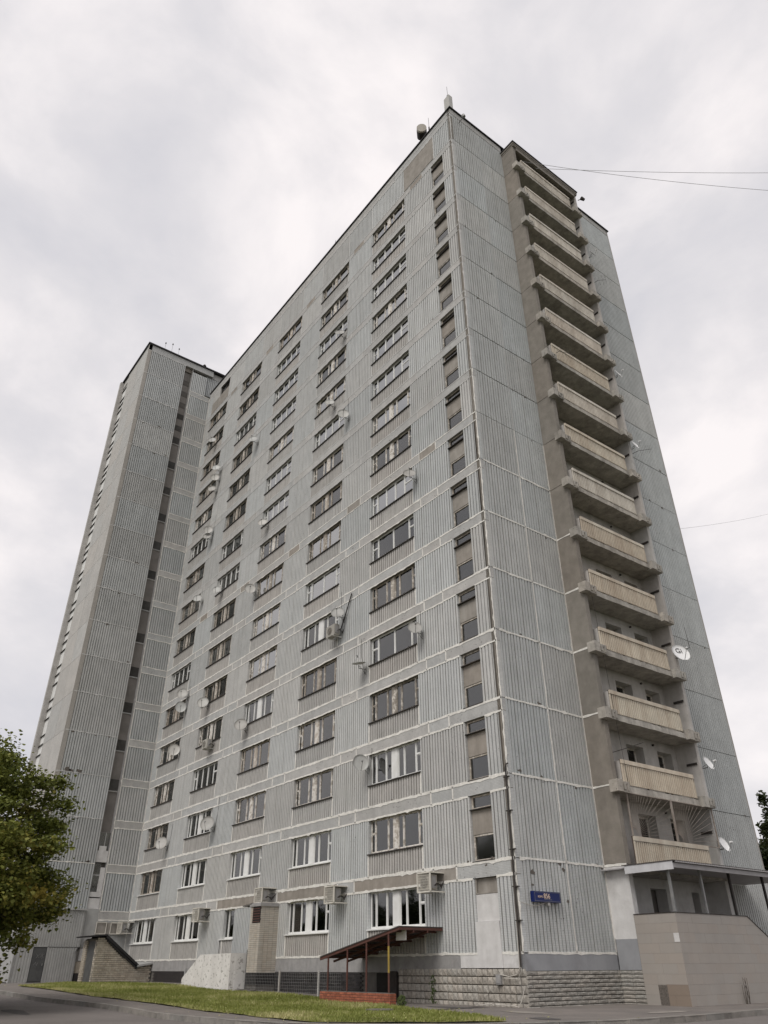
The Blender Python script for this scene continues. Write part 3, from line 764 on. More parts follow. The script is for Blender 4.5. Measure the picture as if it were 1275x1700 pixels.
for k in range(1, 17):
    z = k*H
    bal = place('balcony', slabm[k % 4], 'end', 5.0, z, 1.13)
    if k == 1: bal['label'] = 'lowest balcony, enclosed by a fan of rusty bars'
    tanless = k in (7, 9) or k > 10
    link('parapet', pm[1 if tanless else 0], bal, (.17, -.03, .02), world=False, rot=(R(rnd.uniform(-1, 1)), 0, 0))
    link('top_rail', railm2 if tanless else railm, bal, (.17, -.03, .795), world=False)
    for x in (.19, 1.75, 3.35, 4.93): link('rail_post', postm, bal, (x, .04, .0), world=False)
    if k > 1:
        link('bracket', blk[k % 3], bal, (-.52, -.02, 0), world=False)
        link('bracket', blk2[k % 3], bal, (5.18, -.02, 0), world=False)
        link('side_sheet', sidesheet, bal, (.17, .05, 0), world=False); link('side_sheet', sidesheet, bal, (5.0, .05, 0), world=False)
# fan grille on the lowest balcony
gb = MB(); z0, z1 = H+.98, 2*H-.3
for (ya, yb, cy) in ((5.2, 7.95, 5.25), (8.05, 10.85, 8.1)):
    for a in range(0, 19):
        t = R(a*5); dx_, dz_ = math.cos(t), math.sin(t)
        mxl = min((yb-cy)/max(dx_, 1e-3), (z1-z0)/max(dz_, 1e-3)); st_ = .28
        gb.tube([(1.15, cy+dx_*st_, z0+dz_*st_), (1.15, cy+dx_*mxl, z0+dz_*mxl)], .0055, 4)
    for rr in (.28, ):
        gb.tube([(1.15, cy+math.cos(R(a))*rr, z0+math.sin(R(a))*rr) for a in range(0, 91, 15)], .008, 4)
gb.box(1.13, 1.17, 5.15, 5.2, z0, z1).box(1.13, 1.17, 7.95, 8.05, z0, z1).box(1.13, 1.17, 10.85, 10.9, z0, z1).box(1.13, 1.17, 5.2, 10.85, z0-.03, z0).box(1.13, 1.17, 5.2, 10.85, z1, z1+.03)
o = link('balcony_grille', gb.mesh('fan_grille', m_fan), B); o['label'] = 'rusty window grille of bars fanning out in two sunbursts'

# --- left wing, wall facing the inner corner side
for k in range(1, 18):
    z = k*H
    place('wing_panel', ribbed(3.78, H-.03, m_wing, pitch=.18), 'wing', -6.73, z+.015)
    seal('wing', -6.73, -2.95, z, z, m_seal2 if k > 2 else m_seal, .045, .05)
for k in range(0, 18):
    z = k*H
    if k < 17: place('wing_panel', ribbed(2.08, 2.28, m_wing, pitch=.18), 'wing', -2.11, z+.01)
    if k < 17:
        place('band_panel', plainbox(2.08, .47, m_band), 'wing', -2.11, z+2.315)
        seal('wing', -2.11, -.03, z+2.3, z+2.3, m_seal, .05, .03); seal('wing', -2.11, -.03, z+H, z+H, m_seal, .05, .03)
        seal('wing', -2.1, -2.1, z, z+H, m_seal, .05); seal('wing', -.03, -.03, z, z+H, m_seal, .06)
    # recessed stair glazing
    gz = .46
    if k >= 3 and k < 15:
        for (za, zb_, mm) in ((.10, 1.15, m_glass2), (1.22, 1.92, m_glass2)):
            fm = cache.setdefault(('wf', za), MB().box(0, .83, -.0, .06, 0, .05).box(0, .05, 0, .06, .05, zb_-za).box(.78, .83, 0, .06, .05, zb_-za).box(.46, .49, 0, .05, .05, zb_-za).mesh('wf', m_metal))
            pn_ = cache.setdefault(('wp', za), MB().box(.05, .78, .02, .026, .05, zb_-za).mesh('pane', m_glass4))
            wo = place('stair_window', fm, 'wing', -2.94, z+za, -gz); link('pane', pn_, wo, world=False)
        place('stair_panel', plainbox(.83, .80, m_dslot, .1), 'wing', -2.94, z+1.97, -gz+.03)
        place('stair_ledge', cache.setdefault('ldg', MB().box(0, .83, -.08, 0, -.04, .04).mesh('ledge', m_band)), 'wing', -2.94, z+1.95, -gz)
    elif k >= 15:
        for i in range(4):
            if z+.7*(i+1) > 50.3: continue
            place('stair_slat', plainbox(.83, .6, m_mort if k > 15 else m_dslot, .08), 'wing', -2.94, z+.7*i+.05, -gz+.04*(i % 2))  # slats coloured dark as well, to carry the slot's shade
place('wing_panel', plainbox(.83, 1.0, m_beige, .1), 'wing', -2.94, 50.0, -.3)
place('wing_panel', ribbed(1.5, 2.4, m_wing, pitch=.18), 'wing', -2.11, 47.62)
place('wing_panel', ribbed(1.9, 2.4, m_wing, pitch=.18), 'wing', -.55, 48.0, -.25)
# lower part of the stair strip: boards
place('stair_board', MB().box(0, .83, .1, .2, 0, .7).box(.12, .62, .095, .2, .7, 1.0).mesh('b', m_plastw), 'wing', -2.94, 5.72)
lw = place('stair_window', MB().box(0, .83, .2, .26, 0, .06).box(0, .05, .2, .26, .06, 1.2).box(.45, .5, .2, .26, .06, 1.2).mesh('f', m_metal), 'wing', -2.94, 6.4); link('pane', MB().box(.05, .83, .22, .226, .06, 1.2).mesh('p', m_glass2), lw, world=False)
lw = place('stair_window', MB().box(0, .83, .2, .26, .95, 1.02).box(0, .04, .2, .26, 0, 1.7).mesh('f', m_metal), 'wing', -2.94, 3.95); link('pane', MB().box(.04, .5, .22, .226, 0, 1.7).mesh('p', m_glass2), lw, world=False)
place('stair_board', MB().box(.5, .83, .1, .2, 3.93, 5.4).box(0, .83, .1, .2, 3.62, 3.92).box(0, .83, .1, .2, 2.93, 3.55).mesh('b', m_plastw), 'wing', -2.94, 0)
place('cornice_panel', plainbox(6.75, .68, m_band), 'wing', -6.75, 50.44, .01)
seal('wing', -6.7, -2.9, 50.42, 50.42, m_seal2, .05, .05)
place('cornice_panel', plainbox(2.3, .68, m_band), 'wing', .02, 50.44, -.25)
place('wing_reveal', MB().box(0, .04, 0, .4, 2.9, 50.4).mesh('reveal', m_plast), 'wing', -2.15, 0, -.02)
place('wing_reveal', MB().box(0, .04, 0, .4, 2.9, 50.4).mesh('reveal', m_plast), 'wing', -2.97, 0, -.02)
link('roof_coping', MB().box(-44.1, WX+.12, -6.88, 6, 51.12, 51.27).mesh('wing_coping', m_black), B)
link('upper_wall', MB().box(-43.9, WX-.3, .3, 6, 48.1, 51.1).mesh('upper_wall', m_wing), B)
# wing, wall facing the street
for k in range(0, 18):
    z = k*H+.0; hh = H-.02 if k < 17 else 50.4+.7-17*H
    if k == 17: z = 17*H
    place('wing_plain_panel', plainbox(2.56, hh if k < 17 else hh, m_plain), 'wleft', -38.59, z+.01)
    place('wing_plain_panel', plainbox(2.84, hh, m_plain), 'wleft', -41.46, z+.01)
    if k < 18:
        bl = place('street_balcony', cache.setdefault('sb', MB().box(0, 1.5, .12, .2, 0, 2.78).mesh('sb', m_white)), 'wleft', -43.0, z+.01)
        for zz_ in (.12, .85, 2.15):
            link('ledge', cache.setdefault('sbl', MB().box(0, 1.5, .03, .12, 0, .055).mesh('sbl', m_dark)), bl, (0, 0, zz_), world=False)
place('cornice_panel', MB().box(0, 1.6, .05, .3, 50.3, 51.11).mesh('c', m_plain), 'wleft', -43.0, 0)
place('corner_trim', MB().box(-.12, .0, -.03, .3, 2.8, 51.1).mesh('trim', m_plain), 'wleft', -35.99, 0)
link('street_fin', MB().box(-43.35, -43.02, -7.05, -6.4, 0, 51.1).mesh('fin', m_soff), B); link('street_fin', MB().box(-43.85, -43.45, -6.9, -6.4, 0, 51.1).mesh('fin', m_plain), B)
link('street_fin', MB().box(-43.45, -43.35, -6.8, -6.4, 0, 51.1).mesh('fin', m_dark), B)
link('wing_back', MB().box(-43.9, -43.4, -6.4, 9, -1.5, 51.1).mesh('wing_back', m_plain), B)

# ------------------------------------------------------------ grey metal annex at the wing's foot
A = thing('metal_annex', 'grey profiled metal cladding with a dark door at the foot of the left wing', 'annex', (-35.9, -5, -1.12))
def wp(name, me, parent, u, z, off):
    loc, rz = P('wing', u, z, off); return link(name, me, parent, loc, rz)
def profiled(w, h, m=m_metal, pitch=.14):
    n = int(w/pitch); p = w/n; pts = []
    for i in range(n): pts += [(i*p, 0), (i*p+p*.62, 0), (i*p+p*.72, .03), (i*p+p*.9, .03)]
    pts += [(w, 0), (w, .06), (0, .06)]
    return MB().prof(pts, 0, h).mesh('profiled_sheet', m)
wp('cladding_sheet', profiled(1.95, 2.05, pitch=.15), A, -6.82, .75, .18); wp('cladding_sheet', profiled(1.85, 2.05, pitch=.15), A, -4.86, .75, .18)
wp('cladding_sheet', profiled(1.02, 1.9, pitch=.15), A, -6.82, -1.16, .16); wp('cladding_sheet', profiled(1.82, 1.86, pitch=.15), A, -4.92, -1.14, .16)
wp('flashing', MB().box(0, 3.9, -.1, .18, 0, .1).mesh('flash', m_metal), A, -6.86, 2.80, .18)
wp('smooth_sheet', plainbox(.92, 2.2, m_metal, .05), A, -3.02, .72, .02)
dr = wp('door', MB().box(0, .84, 0, .05, 0, 1.86).box(.06, .78, -.02, 0, .06, 1.78).mesh('door', m_door), A, -5.79, -1.12, .14)
link('door_frame', MB().box(-.06, 0, -.03, .06, 0, 1.9).box(.84, .9, -.03, .06, 0, 1.9).box(-.06, .9, -.03, .06, 1.86, 1.92).mesh('df', m_metal), dr, world=False)
link('handle', MB().box(.68, .72, -.06, -.02, .85, .98).mesh('h', m_grey), dr, world=False)
scr = MB()
for (x0, z0_, x1, z1_) in ((.25, 1.25, .45, 1.5), (.25, 1.5, .45, 1.25), (.5, 1.3, .72, 1.5), (.5, 1.5, .7, 1.28), (.6, 1.22, .62, 1.55), (.2, .9, .3, 1.05), (.3, 1.05, .38, .88), (.38, .88, .45, 1.04)):
    scr.tube([(x0, -.024, z0_), (x1, -.024, z1_)], .008, 4)
link('graffiti', scr.mesh('graffiti', m_grey), dr, world=False)
wp('end_post', plainbox(.06, 3.9, m_metal, .3), A, -6.88, -1.14, .2)
link('cladding_sheet', MB().box(-44, -35.85, -6.86, -6.8, -1.1, 2.8).mesh('side_sheet', m_metal), A)
wp('flap', MB().prism([(0, 0), (.42, .62), (.42, .66), (.0, .06), (-.28, -.42), (-.3, -.35)], -.02, .0).mesh('flap', m_metal), A, -3.05, .68, .2)
wp('light_board', plainbox(.42, .68, m_plastw, .04), A, -2.9, .0, .02)
wp('low_brickwork', plainbox(.5, .62, m_brick, .1), A, -3.05, -.66, .06); wp('dark_plinth', plainbox(.5, .5, m_dtile, .1), A, -3.05, -1.16, .08)
wp('wall_infill', plainbox(2.1, 3.1, m_span, .2), A, -2.12, -.8, -.005)
wp('wall_infill', plainbox(.9, 3.6, m_span, .2), A, -3.0, -.8, -.1)

# ------------------------------------------------------------ plinth blocks (parts of the building)
def stone_block(seed, w, h, m, boss=True):
    r_ = random.Random(seed); b = MB(); e_ = .02; d_ = .045
    x = [.007, e_, w-e_, w-.007]; z_ = [.006, e_, h-e_, h-.006]
    if not boss: x = [.006, .014, w-.014, w-.006]; z_ = [.005, .012, h-.012, h-.005]
    # bevelled pillow with an uneven centre
    b.v = [(x[0], .03, z_[0]), (x[3], .03, z_[0]), (x[3], .03, z_[3]), (x[0], .03, z_[3]),
           (x[1], .008, z_[1]), (x[2], .008, z_[1]), (x[2], .008, z_[2]), (x[1], .008, z_[2]),
           (w*r_.uniform(.35, .65), -.022 if boss else -.008, h*r_.uniform(.35, .65)),
           (x[0], .12, z_[0]), (x[3], .12, z_[0]), (x[3], .12, z_[3]), (x[0], .12, z_[3])]
    b.f = [(0, 1, 5, 4), (1, 2, 6, 5), (2, 3, 7, 6), (3, 0, 4, 7), (4, 5, 8), (5, 6, 8), (6, 7, 8), (7, 4, 8),
           (9, 10, 1, 0), (10, 11, 2, 1), (11, 12, 3, 2), (12, 9, 0, 3)]
    return b.mesh('stone_block', m)
SB = [stone_block(i, .25, .225, m_stone) for i in range(6)]
row = 0; z = -.66
while z > -1.8:
    x = -6.62
    while x < -.05:
        if not (-1.32 < x+.12 < -1.0 and row == 0 and False):
            place('stone_block', rnd.choice(SB), 'long', x, z, .02+rnd.uniform(-.006, .008))
        x += .255
    z -= .235; row += 1
SB2 = [stone_block(20+i, .50, .11, m_stone2, False) for i in range(6)]
row = 0; z = -.62
while z > -1.75:
    x = 0.02+(-.0 if row % 2 else .0)
    place('plinth_stone', cache.setdefault(('hs', row % 2), stone_block(40, .25 if row % 2 else .5, .11, m_stone2, False)), 'end', .0, z, .03)
    x = .26 if row % 2 else .51
    while x < 4.6:
        place('plinth_stone', rnd.choice(SB2), 'end', x, z, .03+rnd.uniform(-.008, .01)); x += .51
    for xx in (0.02, .52):
        link('plinth_stone', rnd.choice(SB2), B, (xx+(.0 if row % 2 else -.02), 4.66, z))
    z -= .118; row += 1
link('pilaster_base', MB().box(0, LX+.03, 4.70, 4.95, -1.6, -.5).mesh('pb', m_mort), B)
link('pilaster_render', MB().box(.05, LX, 4.665, 4.95, -.5, .43).mesh('pr', m_plastb), B)
# dark glazed tiles along the plinth
DT = MB().box(0, .29, 0, .03, 0, .066).mesh('dark_tile', m_dtile)
row = 0; z = -.64
while z > -1.4:
    x = -16+(.15 if row % 2 else 0)
    while x < -9.2: place('dark_tile', DT, 'long', x, z, .0+rnd.uniform(0, .006)); x += .3
    z -= .078; row += 1
db = MB(); z = -.64; row = 0
while z > -1.4:
    x = -30.6+(.15 if row % 2 else 0)
    while x < -17: db.box(x, x+.29, -.006, .03, z, z+.066); x += .3
    z -= .078; row += 1
o = link('dark_tile_course', db.mesh('dark_tiles', m_dtile), B); o['kind'] = 'stuff'
# service box and vents on the plinth
place('service_box', MB().box(0, .22, -.1, .1, -.78, -.5).box(.02, .2, -.112, -.1, -.74, -.54).mesh('sb', m_plast), 'long', -1.28, -.1, .02)
place('plinth_vent', MB().box(0, .14, -.04, .1, -.95, -.6).mesh('v', m_rvoid), 'long', -12.9, 0, .0)
place('plinth_vent', MB().box(0, .14, -.04, .1, -.85, -.42).mesh('v', m_metal), 'long', -26.0, 0, .02)
# basement door beside the awning planter
dd = place('basement_door', MB().box(0, 1.1, .0, .06, -1.62, -.58).mesh('bd', m_rvoid), 'long', -8.0, 0, .02)
place('basement_door', MB().box(0, .42, -.05, .04, -1.62, -.52).box(.05, .3, -.06, -.05, -1.05, -.7).mesh('bd', m_dark), 'long', -7.1, 0, .02)

# ------------------------------------------------------------ basement entrance in cream brick
S = thing('basement_entrance', 'cream brick basement entrance with black sloping roof at the inner corner', 'entrance', (-31, -1.8, -1.14))
XS = -31.0
BR = [MB().box(0, .25, 0, .1, 0, .088).mesh('brick', m_brick) for _ in range(1)]
link('wall_core', MB().prism([(-3.5, -1.2), (0, -1.2), (0, -.2), (-.95, -.33), (-3.1, 1.13), (-3.5, 1.13)], -.0, .2).mesh('sc', m_mort), S, (XS, 0, 0), R(90))
link('wall_core', MB().box(-33.5, -32.85, -3.36, -3.1, -1.2, 1.12).mesh('sc2', m_mort), S); link('wall_core', MB().box(-33.5, -31.0, -3.36, -3.2, .98, 1.14).mesh('sc3', m_mort), S)
def roofz(y): return 1.13 if y < -3.1 else (1.13+(y+3.1)*(-1.46/2.15) if y < -.95 else -.33+(y+.95)*.13/.95)
row = 0; z = -1.16; cnt = 0
while z < 1.05:
    y = -3.5-(.13 if row % 2 else 0)
    while y < -.1:
        y0 = max(y, -3.5); y1 = min(y+.25, -.02)
        if z+.09 < min(roofz(y0), roofz(y1))+.02 and y1-y0 > .05:
            key = ('br', round(y1-y0, 2))
            me_ = cache.setdefault(key, MB().box(0, y1-y0, 0, .1, 0, .088).mesh('brick', m_brick))
            link('brick', me_, S, (XS+.035+rnd.uniform(-.01, .01), y0, z), R(90)); cnt += 1
        y += .262
    for xa, xb in ((-33.5, -32.85), (-31.35, -31.0)):
        x = xa
        while x < xb-.05:
            w_ = min(.25, xb-x)
            if z < .95:
                me_ = cache.setdefault(('br', round(w_, 2)), MB().box(0, w_, 0, .1, 0, .088).mesh('brick', m_brick))
                link('brick', me_, S, (x, -3.5+rnd.uniform(-.01, .01), z)); cnt += 1
            x += .262
    z += .105; row += 1
dd = link('door', MB().box(-32.85, -31.35, -3.42, -3.36, -1.14, .98).mesh('d', m_door), S)
link('lintel', MB().box(-33.4, -31.2, -3.46, -3.4, .98, 1.1).mesh('l', m_mort), S)
link('roof_sheet', MB().prism([(-3.95, 1.18), (-3.05, 1.24), (-3.05, 1.33), (-3.98, 1.25)], 0, 2.9).mesh('r', m_black), S, (XS+.2, 0, 0), R(90))
link('roof_sheet', MB().prism([(-3.1, 1.16), (-.92, -.32), (-.85, -.22), (-3.05, 1.31)], 0, 2.7).mesh('r', m_black), S, (XS+.18, 0, 0), R(90))
link('roof_sheet', MB().prism([(-.95, -.34), (.0, -.2), (.0, -.1), (-.95, -.24)], 0, 2.6).mesh('r', m_metal), S, (XS+.2, 0, 0), R(90))
link('rafter', MB().prism([(-3.0, .98), (-.95, -.45), (-.9, -.38), (-2.95, 1.06)], 0, .1).mesh('r', m_black), S, (XS+.13, 0, 0), R(90))

# ------------------------------------------------------------ peeling white wing wall (air-raid exit)
T = thing('white_slab_wall', 'peeling white concrete wall with a sloping left end in front of the facade', 'wall', (-19.5, -1.2, -1.32))
link('wall', MB().prism([(-22.75, -1.4), (-17.45, -1.4), (-17.45, .20), (-20.8, .17), (-22.75, -.86)], -1.61, -1.35).mesh('w', m_wslab), T)
link('wall', MB().box(-17.75, -17.44, -1.349, -.75, -1.4, .20).mesh('w', m_wslab), T)
link('steel_post', MB().box(-17.40, -17.28, -.80, -.66, -1.3, .35).mesh('p', m_door), T)

# ------------------------------------------------------------ tiled ventilation tower
V = thing('ventilation_tower', 'narrow cream tiled ventilation tower with rust streaks and a dark louvre', 'tower', (-16.5, -.5, -1.35))
link('core', MB().box(-16.98, -16.03, -.95, -.0, -1.4, 2.12).mesh('core', m_mort), V)
link('dark_base', MB().box(-17.0, -16.0, -.975, 0, -1.05, -.62).mesh('dbase', m_dtile), V)
link('cap', MB().box(-17.05, -15.95, -1.03, 0, 2.12, 2.22).box(-16.9, -15.98, -1.0, 0, 2.22, 2.27).mesh('cap', m_plast), V)
TL = MB().box(0, .235, 0, .03, 0, .067).mesh('facing_tile', m_tile)
z = -.59; row = 0
while z < 2.08:
    for i in range(4):
        x = -17.0+.25*i
        if not (z > 1.38 and x > -16.9+.02 and x < -16.2): link('facing_tile', TL, V, (x, -.98+rnd.uniform(-.003, .003), z))
        link('facing_tile', TL, V, (-15.998+rnd.uniform(-.003, .003), -.97+.245*i, z), R(90))
    z += .0785; row += 1
lo = link('louvre', MB().box(-16.76, -16.0, -.985, -.95, 1.42, 2.1).mesh('lv', m_rvoid), V)
for i in range(6): link('slat', MB().box(-16.74, -16.03, -1.0, -.985, 1.46+.11*i, 1.50+.11*i).mesh('slat', m_rust), lo)
link('apron', MB().prism([(0, 0), (.9, .05), (.95, .12), (.0, .05)], 0, .5).mesh('ap', m_mort), V, (-17.95, -.95, 2.18))
rub = MB()
for k in range(40):
    x, y = rnd.uniform(-17.4, -15.4), rnd.uniform(-1.5, -.9); s_ = rnd.uniform(.06, .2); z = g(x, y)
    rub.box(x, x+s_*1.5, y, y+s_, z-.02, z+s_*.5)
o = link('rubble', rub.mesh('rubble', m_mort)); o['kind'] = 'stuff'; o['label'] = 'broken concrete rubble heaped at the foot of the tiled tower'; o['category'] = 'rubble'

# ------------------------------------------------------------ low mesh fence
Fc = thing('mesh_fence', 'low wire mesh fence with pale posts in front of the dark tiles', 'fence', (-12, -1, -1.35))
for x in (-13.83, -10.66): link('post', MB().box(x-.03, x+.03, -1.03, -.97, -1.4, -.5).mesh('p', m_plain), Fc)
fm = MB()
for i in range(7): fm.box(-17, -9.0, -1.003, -.997, -1.28+i*.115, -1.272+i*.115)
for i in range(54): fm.box(-17+i*.15, -16.993+i*.15, -.997, -.991, -1.3, -.57)
link('wire_mesh', fm.mesh('mesh', m_grey), Fc)

# ------------------------------------------------------------ rusty awning over the basement steps
Aw = thing('awning', 'rusty red steel awning sloping down to the left over the basement steps', 'awning', (-6.4, -1, -1.45))
xa, za_, xb, zb_ = -9.0, -.06, -3.92, .82; xap = -4.45
def roofline(x): return za_+(zb_-za_)*(x-xa)/(xap-xa) if x < xap else zb_
xap = -3.95
link('roof_sheet', MB().prism([(xa, za_), (xap, zb_), (xap, zb_+.035), (xa, za_+.035)], -2.05, -.01).mesh('r', m_roofu), Aw)
link('edge_beam', MB().prism([(xa, za_-.09), (xap, zb_-.09), (xap, zb_-.003), (xa, za_-.003)], -2.03, -1.97).mesh('r', m_rust), Aw)
link('edge_beam', MB().box(xap-.06, xap, -1.97, -.02, zb_-.09, zb_-.01).mesh('r', m_rust), Aw)
for i in range(7):
    x = xa+.35+i*.72; zc = roofline(x); link('purlin', MB().box(x-.03, x+.03, -1.96, -.02, zc-.085, zc-.02).mesh('p', m_rust), Aw)
for y in (-1.4, -.75): link('rafter', MB().prism([(xa, za_-.16), (xap, zb_-.16), (xap, zb_-.09), (xa, za_-.09)], y, y+.05).mesh('r', m_rust), Aw)
for i, x in enumerate((-8.44, -7.15, -5.93, -4.6)):
    zc = roofline(x)-.09; p = link('post', MB().tube([(x, -2.0, -1.15), (x, -2.0, zc)], .035, 8).mesh('post', m_rust), Aw)
    if i == 3: link('paint_band', MB().tube([(x, -2.0, -.55), (x, -2.0, .25)], .037, 8).mesh('band', m_yel), p)
link('notice_board', MB().box(-4.62, -4.05, -1.65, -1.63, .42, .74).mesh('nb', m_paper), Aw)
Pl = thing('brick_planter', 'low red brick wall carrying the posts of the rusty awning', 'brick wall', (-6.5, -2, -1.45))
link('mortar_core', MB().box(-8.76, -4.4, -2.1, -1.88, -1.6, -1.14).mesh('c', m_mort), Pl)
z = -1.6; row = 0
while z < -1.16:
    x = -8.78-(.12 if row % 2 else 0)
    while x < -4.45:
        x0 = max(x, -8.78); x1 = min(x+.235, -4.38); w_ = round(x1-x0, 2)
        if w_ > .05: link('brick', cache.setdefault(('rb', w_), MB().box(0, w_, 0, .12, 0, .064).mesh('brick', m_rbrick)), Pl, (x0, -2.125+rnd.uniform(-.006, .006), z), R(rnd.uniform(-.5, .5)))
        x += .247
    link('brick', cache.setdefault(('rb', .12), MB().box(0, .12, 0, .12, 0, .064).mesh('brick', m_rbrick)), Pl, (-4.375, -2.11, z), R(90)); link('brick', cache[('rb', .12)], Pl, (-4.375, -1.985, z), R(90))
    z += .076; row += 1

# ------------------------------------------------------------ porch with tiled wall and canopy
Q = thing('entrance_porch', 'raised porch behind a beige tiled wall under a white canopy on grey posts', 'porch', (1.9, 7.5, -1.46))
px, py = 2.7, 4.6
TW, TH = .60, .295
link('wall_core', MB().box(LX-.02, px-.02, py+.02, py+.14, -1.6, 1.14).mesh('wc', m_grout), Q)
link('wall_core', MB().prism([(py+.14, -1.6), (13.2, -1.6), (13.2, -1.15), (9.05, 1.14), (py+.14, 1.14)], .02, .14).mesh('wc', m_grout), Q, (px, 0, 0), R(90))
def ptop(y): return 1.16 if y <= 9.03 else 1.16-(y-9.03)*.56
z = 1.16-TH; row = 0
while z > -1.75:
    # left face
    x = LX+.01
    edges = [LX-.0, 1.58, 2.15, px] if row % 2 == 0 else [LX-.0, 1.86, 2.42, px]
    for a, b in zip(edges, edges[1:]):
        if -1.35 < z < -.9 and a < 1.75 and b > 1.6: 
            a2 = None
        m = m_ptile2 if (row in (7, 8) and b > 2.1) else m_ptile
        if row == 7 and edges[0] == a: continue_hole = True
        w_ = b-a-.003
        link('tile', cache.setdefault(('pt', round(w_, 3), m.name), MB().box(0, w_, 0, .02, 0, TH-.003).mesh('tile', m)), Q, (a+.0015, py+rnd.uniform(-.003, .001), z+.0015))
    # front face
    y = py+(.0 if row % 2 else -.3)
    while y < 13.2:
        y0, y1 = max(y, py), y+TW
        zt0, zt1 = min(z+TH, ptop(y0)), min(z+TH, ptop(y1))
        if zt0 > z+.02:
            if zt0 >= z+TH-1e-4 and zt1 >= z+TH-1e-4:
                w_ = y1-y0-.003
                me_ = cache.setdefault(('pt', round(w_, 3), 'm'), MB().box(0, w_, 0, .02, 0, TH-.003).mesh('tile', m_ptile))
            else:
                pts_ = [(0, 0), (y1-y0-.003, 0)]
                if zt1 > z+.01: pts_ += [(y1-y0-.003, zt1-z-.003)]
                else:
                    yc = 9.03+(1.16-z)/.56; pts_[1] = (yc-y0, 0)
                if zt1 < z+TH and zt0 >= z+TH-1e-4:
                    yc = 9.03+(1.16-z-TH)/.56
                    if yc > y0: pts_ += [(yc-y0, TH-.003)]
                pts_ += [(0, zt0-z-.003)]
                me_ = MB().prism(pts_, 0, .02).mesh('tile', m_ptile)
            link('tile', me_, Q, (px+rnd.uniform(-.001, .003), y0+.0015, z+.0015), R(90))
        y += TW
    z -= TH; row += 1
link('missing_tile_hole', MB().box(1.56, 1.9, py-.006, py+.01, -1.5, -.92).mesh('hole', m_spall), Q)
link('mortar_patch', MB().box(2.5, 2.70, py-.012, py+.01, .30, .56).mesh('patch', m_plastw), Q)
link('coping', MB().box(LX, px+.02, py-.02, py+.16, 1.155, 1.18).mesh('cop', m_dark), Q)
link('coping', MB().prism([(py+.16, 1.155), (9.03, 1.155), (13.2, -1.175), (13.2, -1.15), (9.03, 1.18), (py+.16, 1.18)], -.02, .14).mesh('cop', m_dark), Q, (px, 0, 0), R(90))
link('porch_floor', MB().box(.0, px-.14, py+.14, 12.5, -.6, -.5).mesh('pf', m_plast), Q)
link('canopy', MB().box(.02, 3.05, 4.42, 14.2, 2.62, 2.66).mesh('can', m_canu), Q)
link('fascia', MB().box(1.1, 3.1, 4.38, 4.42, 2.44, 2.70).mesh('fa', m_canopy), Q)
link('fascia', MB().box(3.05, 3.09, 4.42, 14.2, 2.50, 2.64).mesh('fa', m_canu), Q)
link('canopy_sheet', MB().box(1.0, 3.16, 4.36, 14.3, 2.70, 2.73).mesh('cs', m_roofu), Q)
cs = MB()
for i in range(70): cs.box(3.1, 3.19, 4.5+.14*i, 4.57+.14*i, 2.66, 2.70)
o = link('corrugated_edge', cs.mesh('ce', m_canu), Q); o['kind'] = 'stuff'
for y in (4.75, 6.66, 8.54, 10.87, 12.9): link('post', MB().box(2.58, 2.66, y-.04, y+.04, -1.4 if y > 9.5 else 1.1, 2.62).mesh('post', m_grey if y < 8 else m_dark), Q)

# ------------------------------------------------------------ address sign
def text_obj(s_, size, m, name, ext=.003):
    cu = bpy.data.curves.new(name, 'FONT'); cu.body = s_; cu.size = size; cu.extrude = ext; cu.align_x = 'LEFT'
    to = bpy.data.objects.new(name, cu); col.objects.link(to)
    dg = bpy.context.evaluated_depsgraph_get(); dg.update()
    me_ = bpy.data.meshes.new_from_object(to.evaluated_get(dg)); bpy.data.objects.remove(to); me_.materials.clear(); me_.materials.append(m)
    return me_
Sg = thing('address_sign', 'dark blue address sign reading 856 on the ribbed end wall', 'sign', (.06, 1.18, 1.62))
link('sign_box', MB().box(.52, 1.85, -.16, -.02, 1.475, 1.795).mesh('sbx', m_blue), Sg, (0, 0, 0), R(90))
fr_ = MB().box(.58, 1.82, -.166, -.16, 1.498, 1.506).box(.58, 1.82, -.166, -.16, 1.766, 1.772).box(.574, .58, -.166, -.16, 1.498, 1.772).box(1.82, 1.826, -.166, -.16, 1.498, 1.772)
link('border_line', fr_.mesh('bl', m_grey), Sg, (0, 0, 0), R(90))
for s_, sz, yy, zz_ in (('856', .215, 1.0, 1.585), ('КОРП.', .085, .715, 1.60)):
    link('lettering', text_obj(s_, sz, m_let, 'lettering'), Sg, (.168, yy, zz_), rot=(R(90), 0, R(90)))
ln = MB()
for i in range(11): ln.box(1.03+i*.035, 1.055+i*.035, -.166, -.16, 1.545, 1.56)
link('small_line', ln.mesh('sl', m_grey), Sg, (0, 0, 0), R(90))
link('lamp_stub', MB().box(1.22, 1.32, -.14, -.04, 1.38, 1.475).mesh('ls', m_soff), Sg, (0, 0, 0), R(90))
cb = MB().tube([(.05, -.02, 1.45), (.05, .12, 1.42), (.06, .5, 1.36), (.08, .75, 1.36), (.1, 1.2, 1.48)], .012, 6).mesh('cable', m_cable)
tag(link('sign_cable', cb), 'pale cable running from the corner to the blue sign', 'cable')

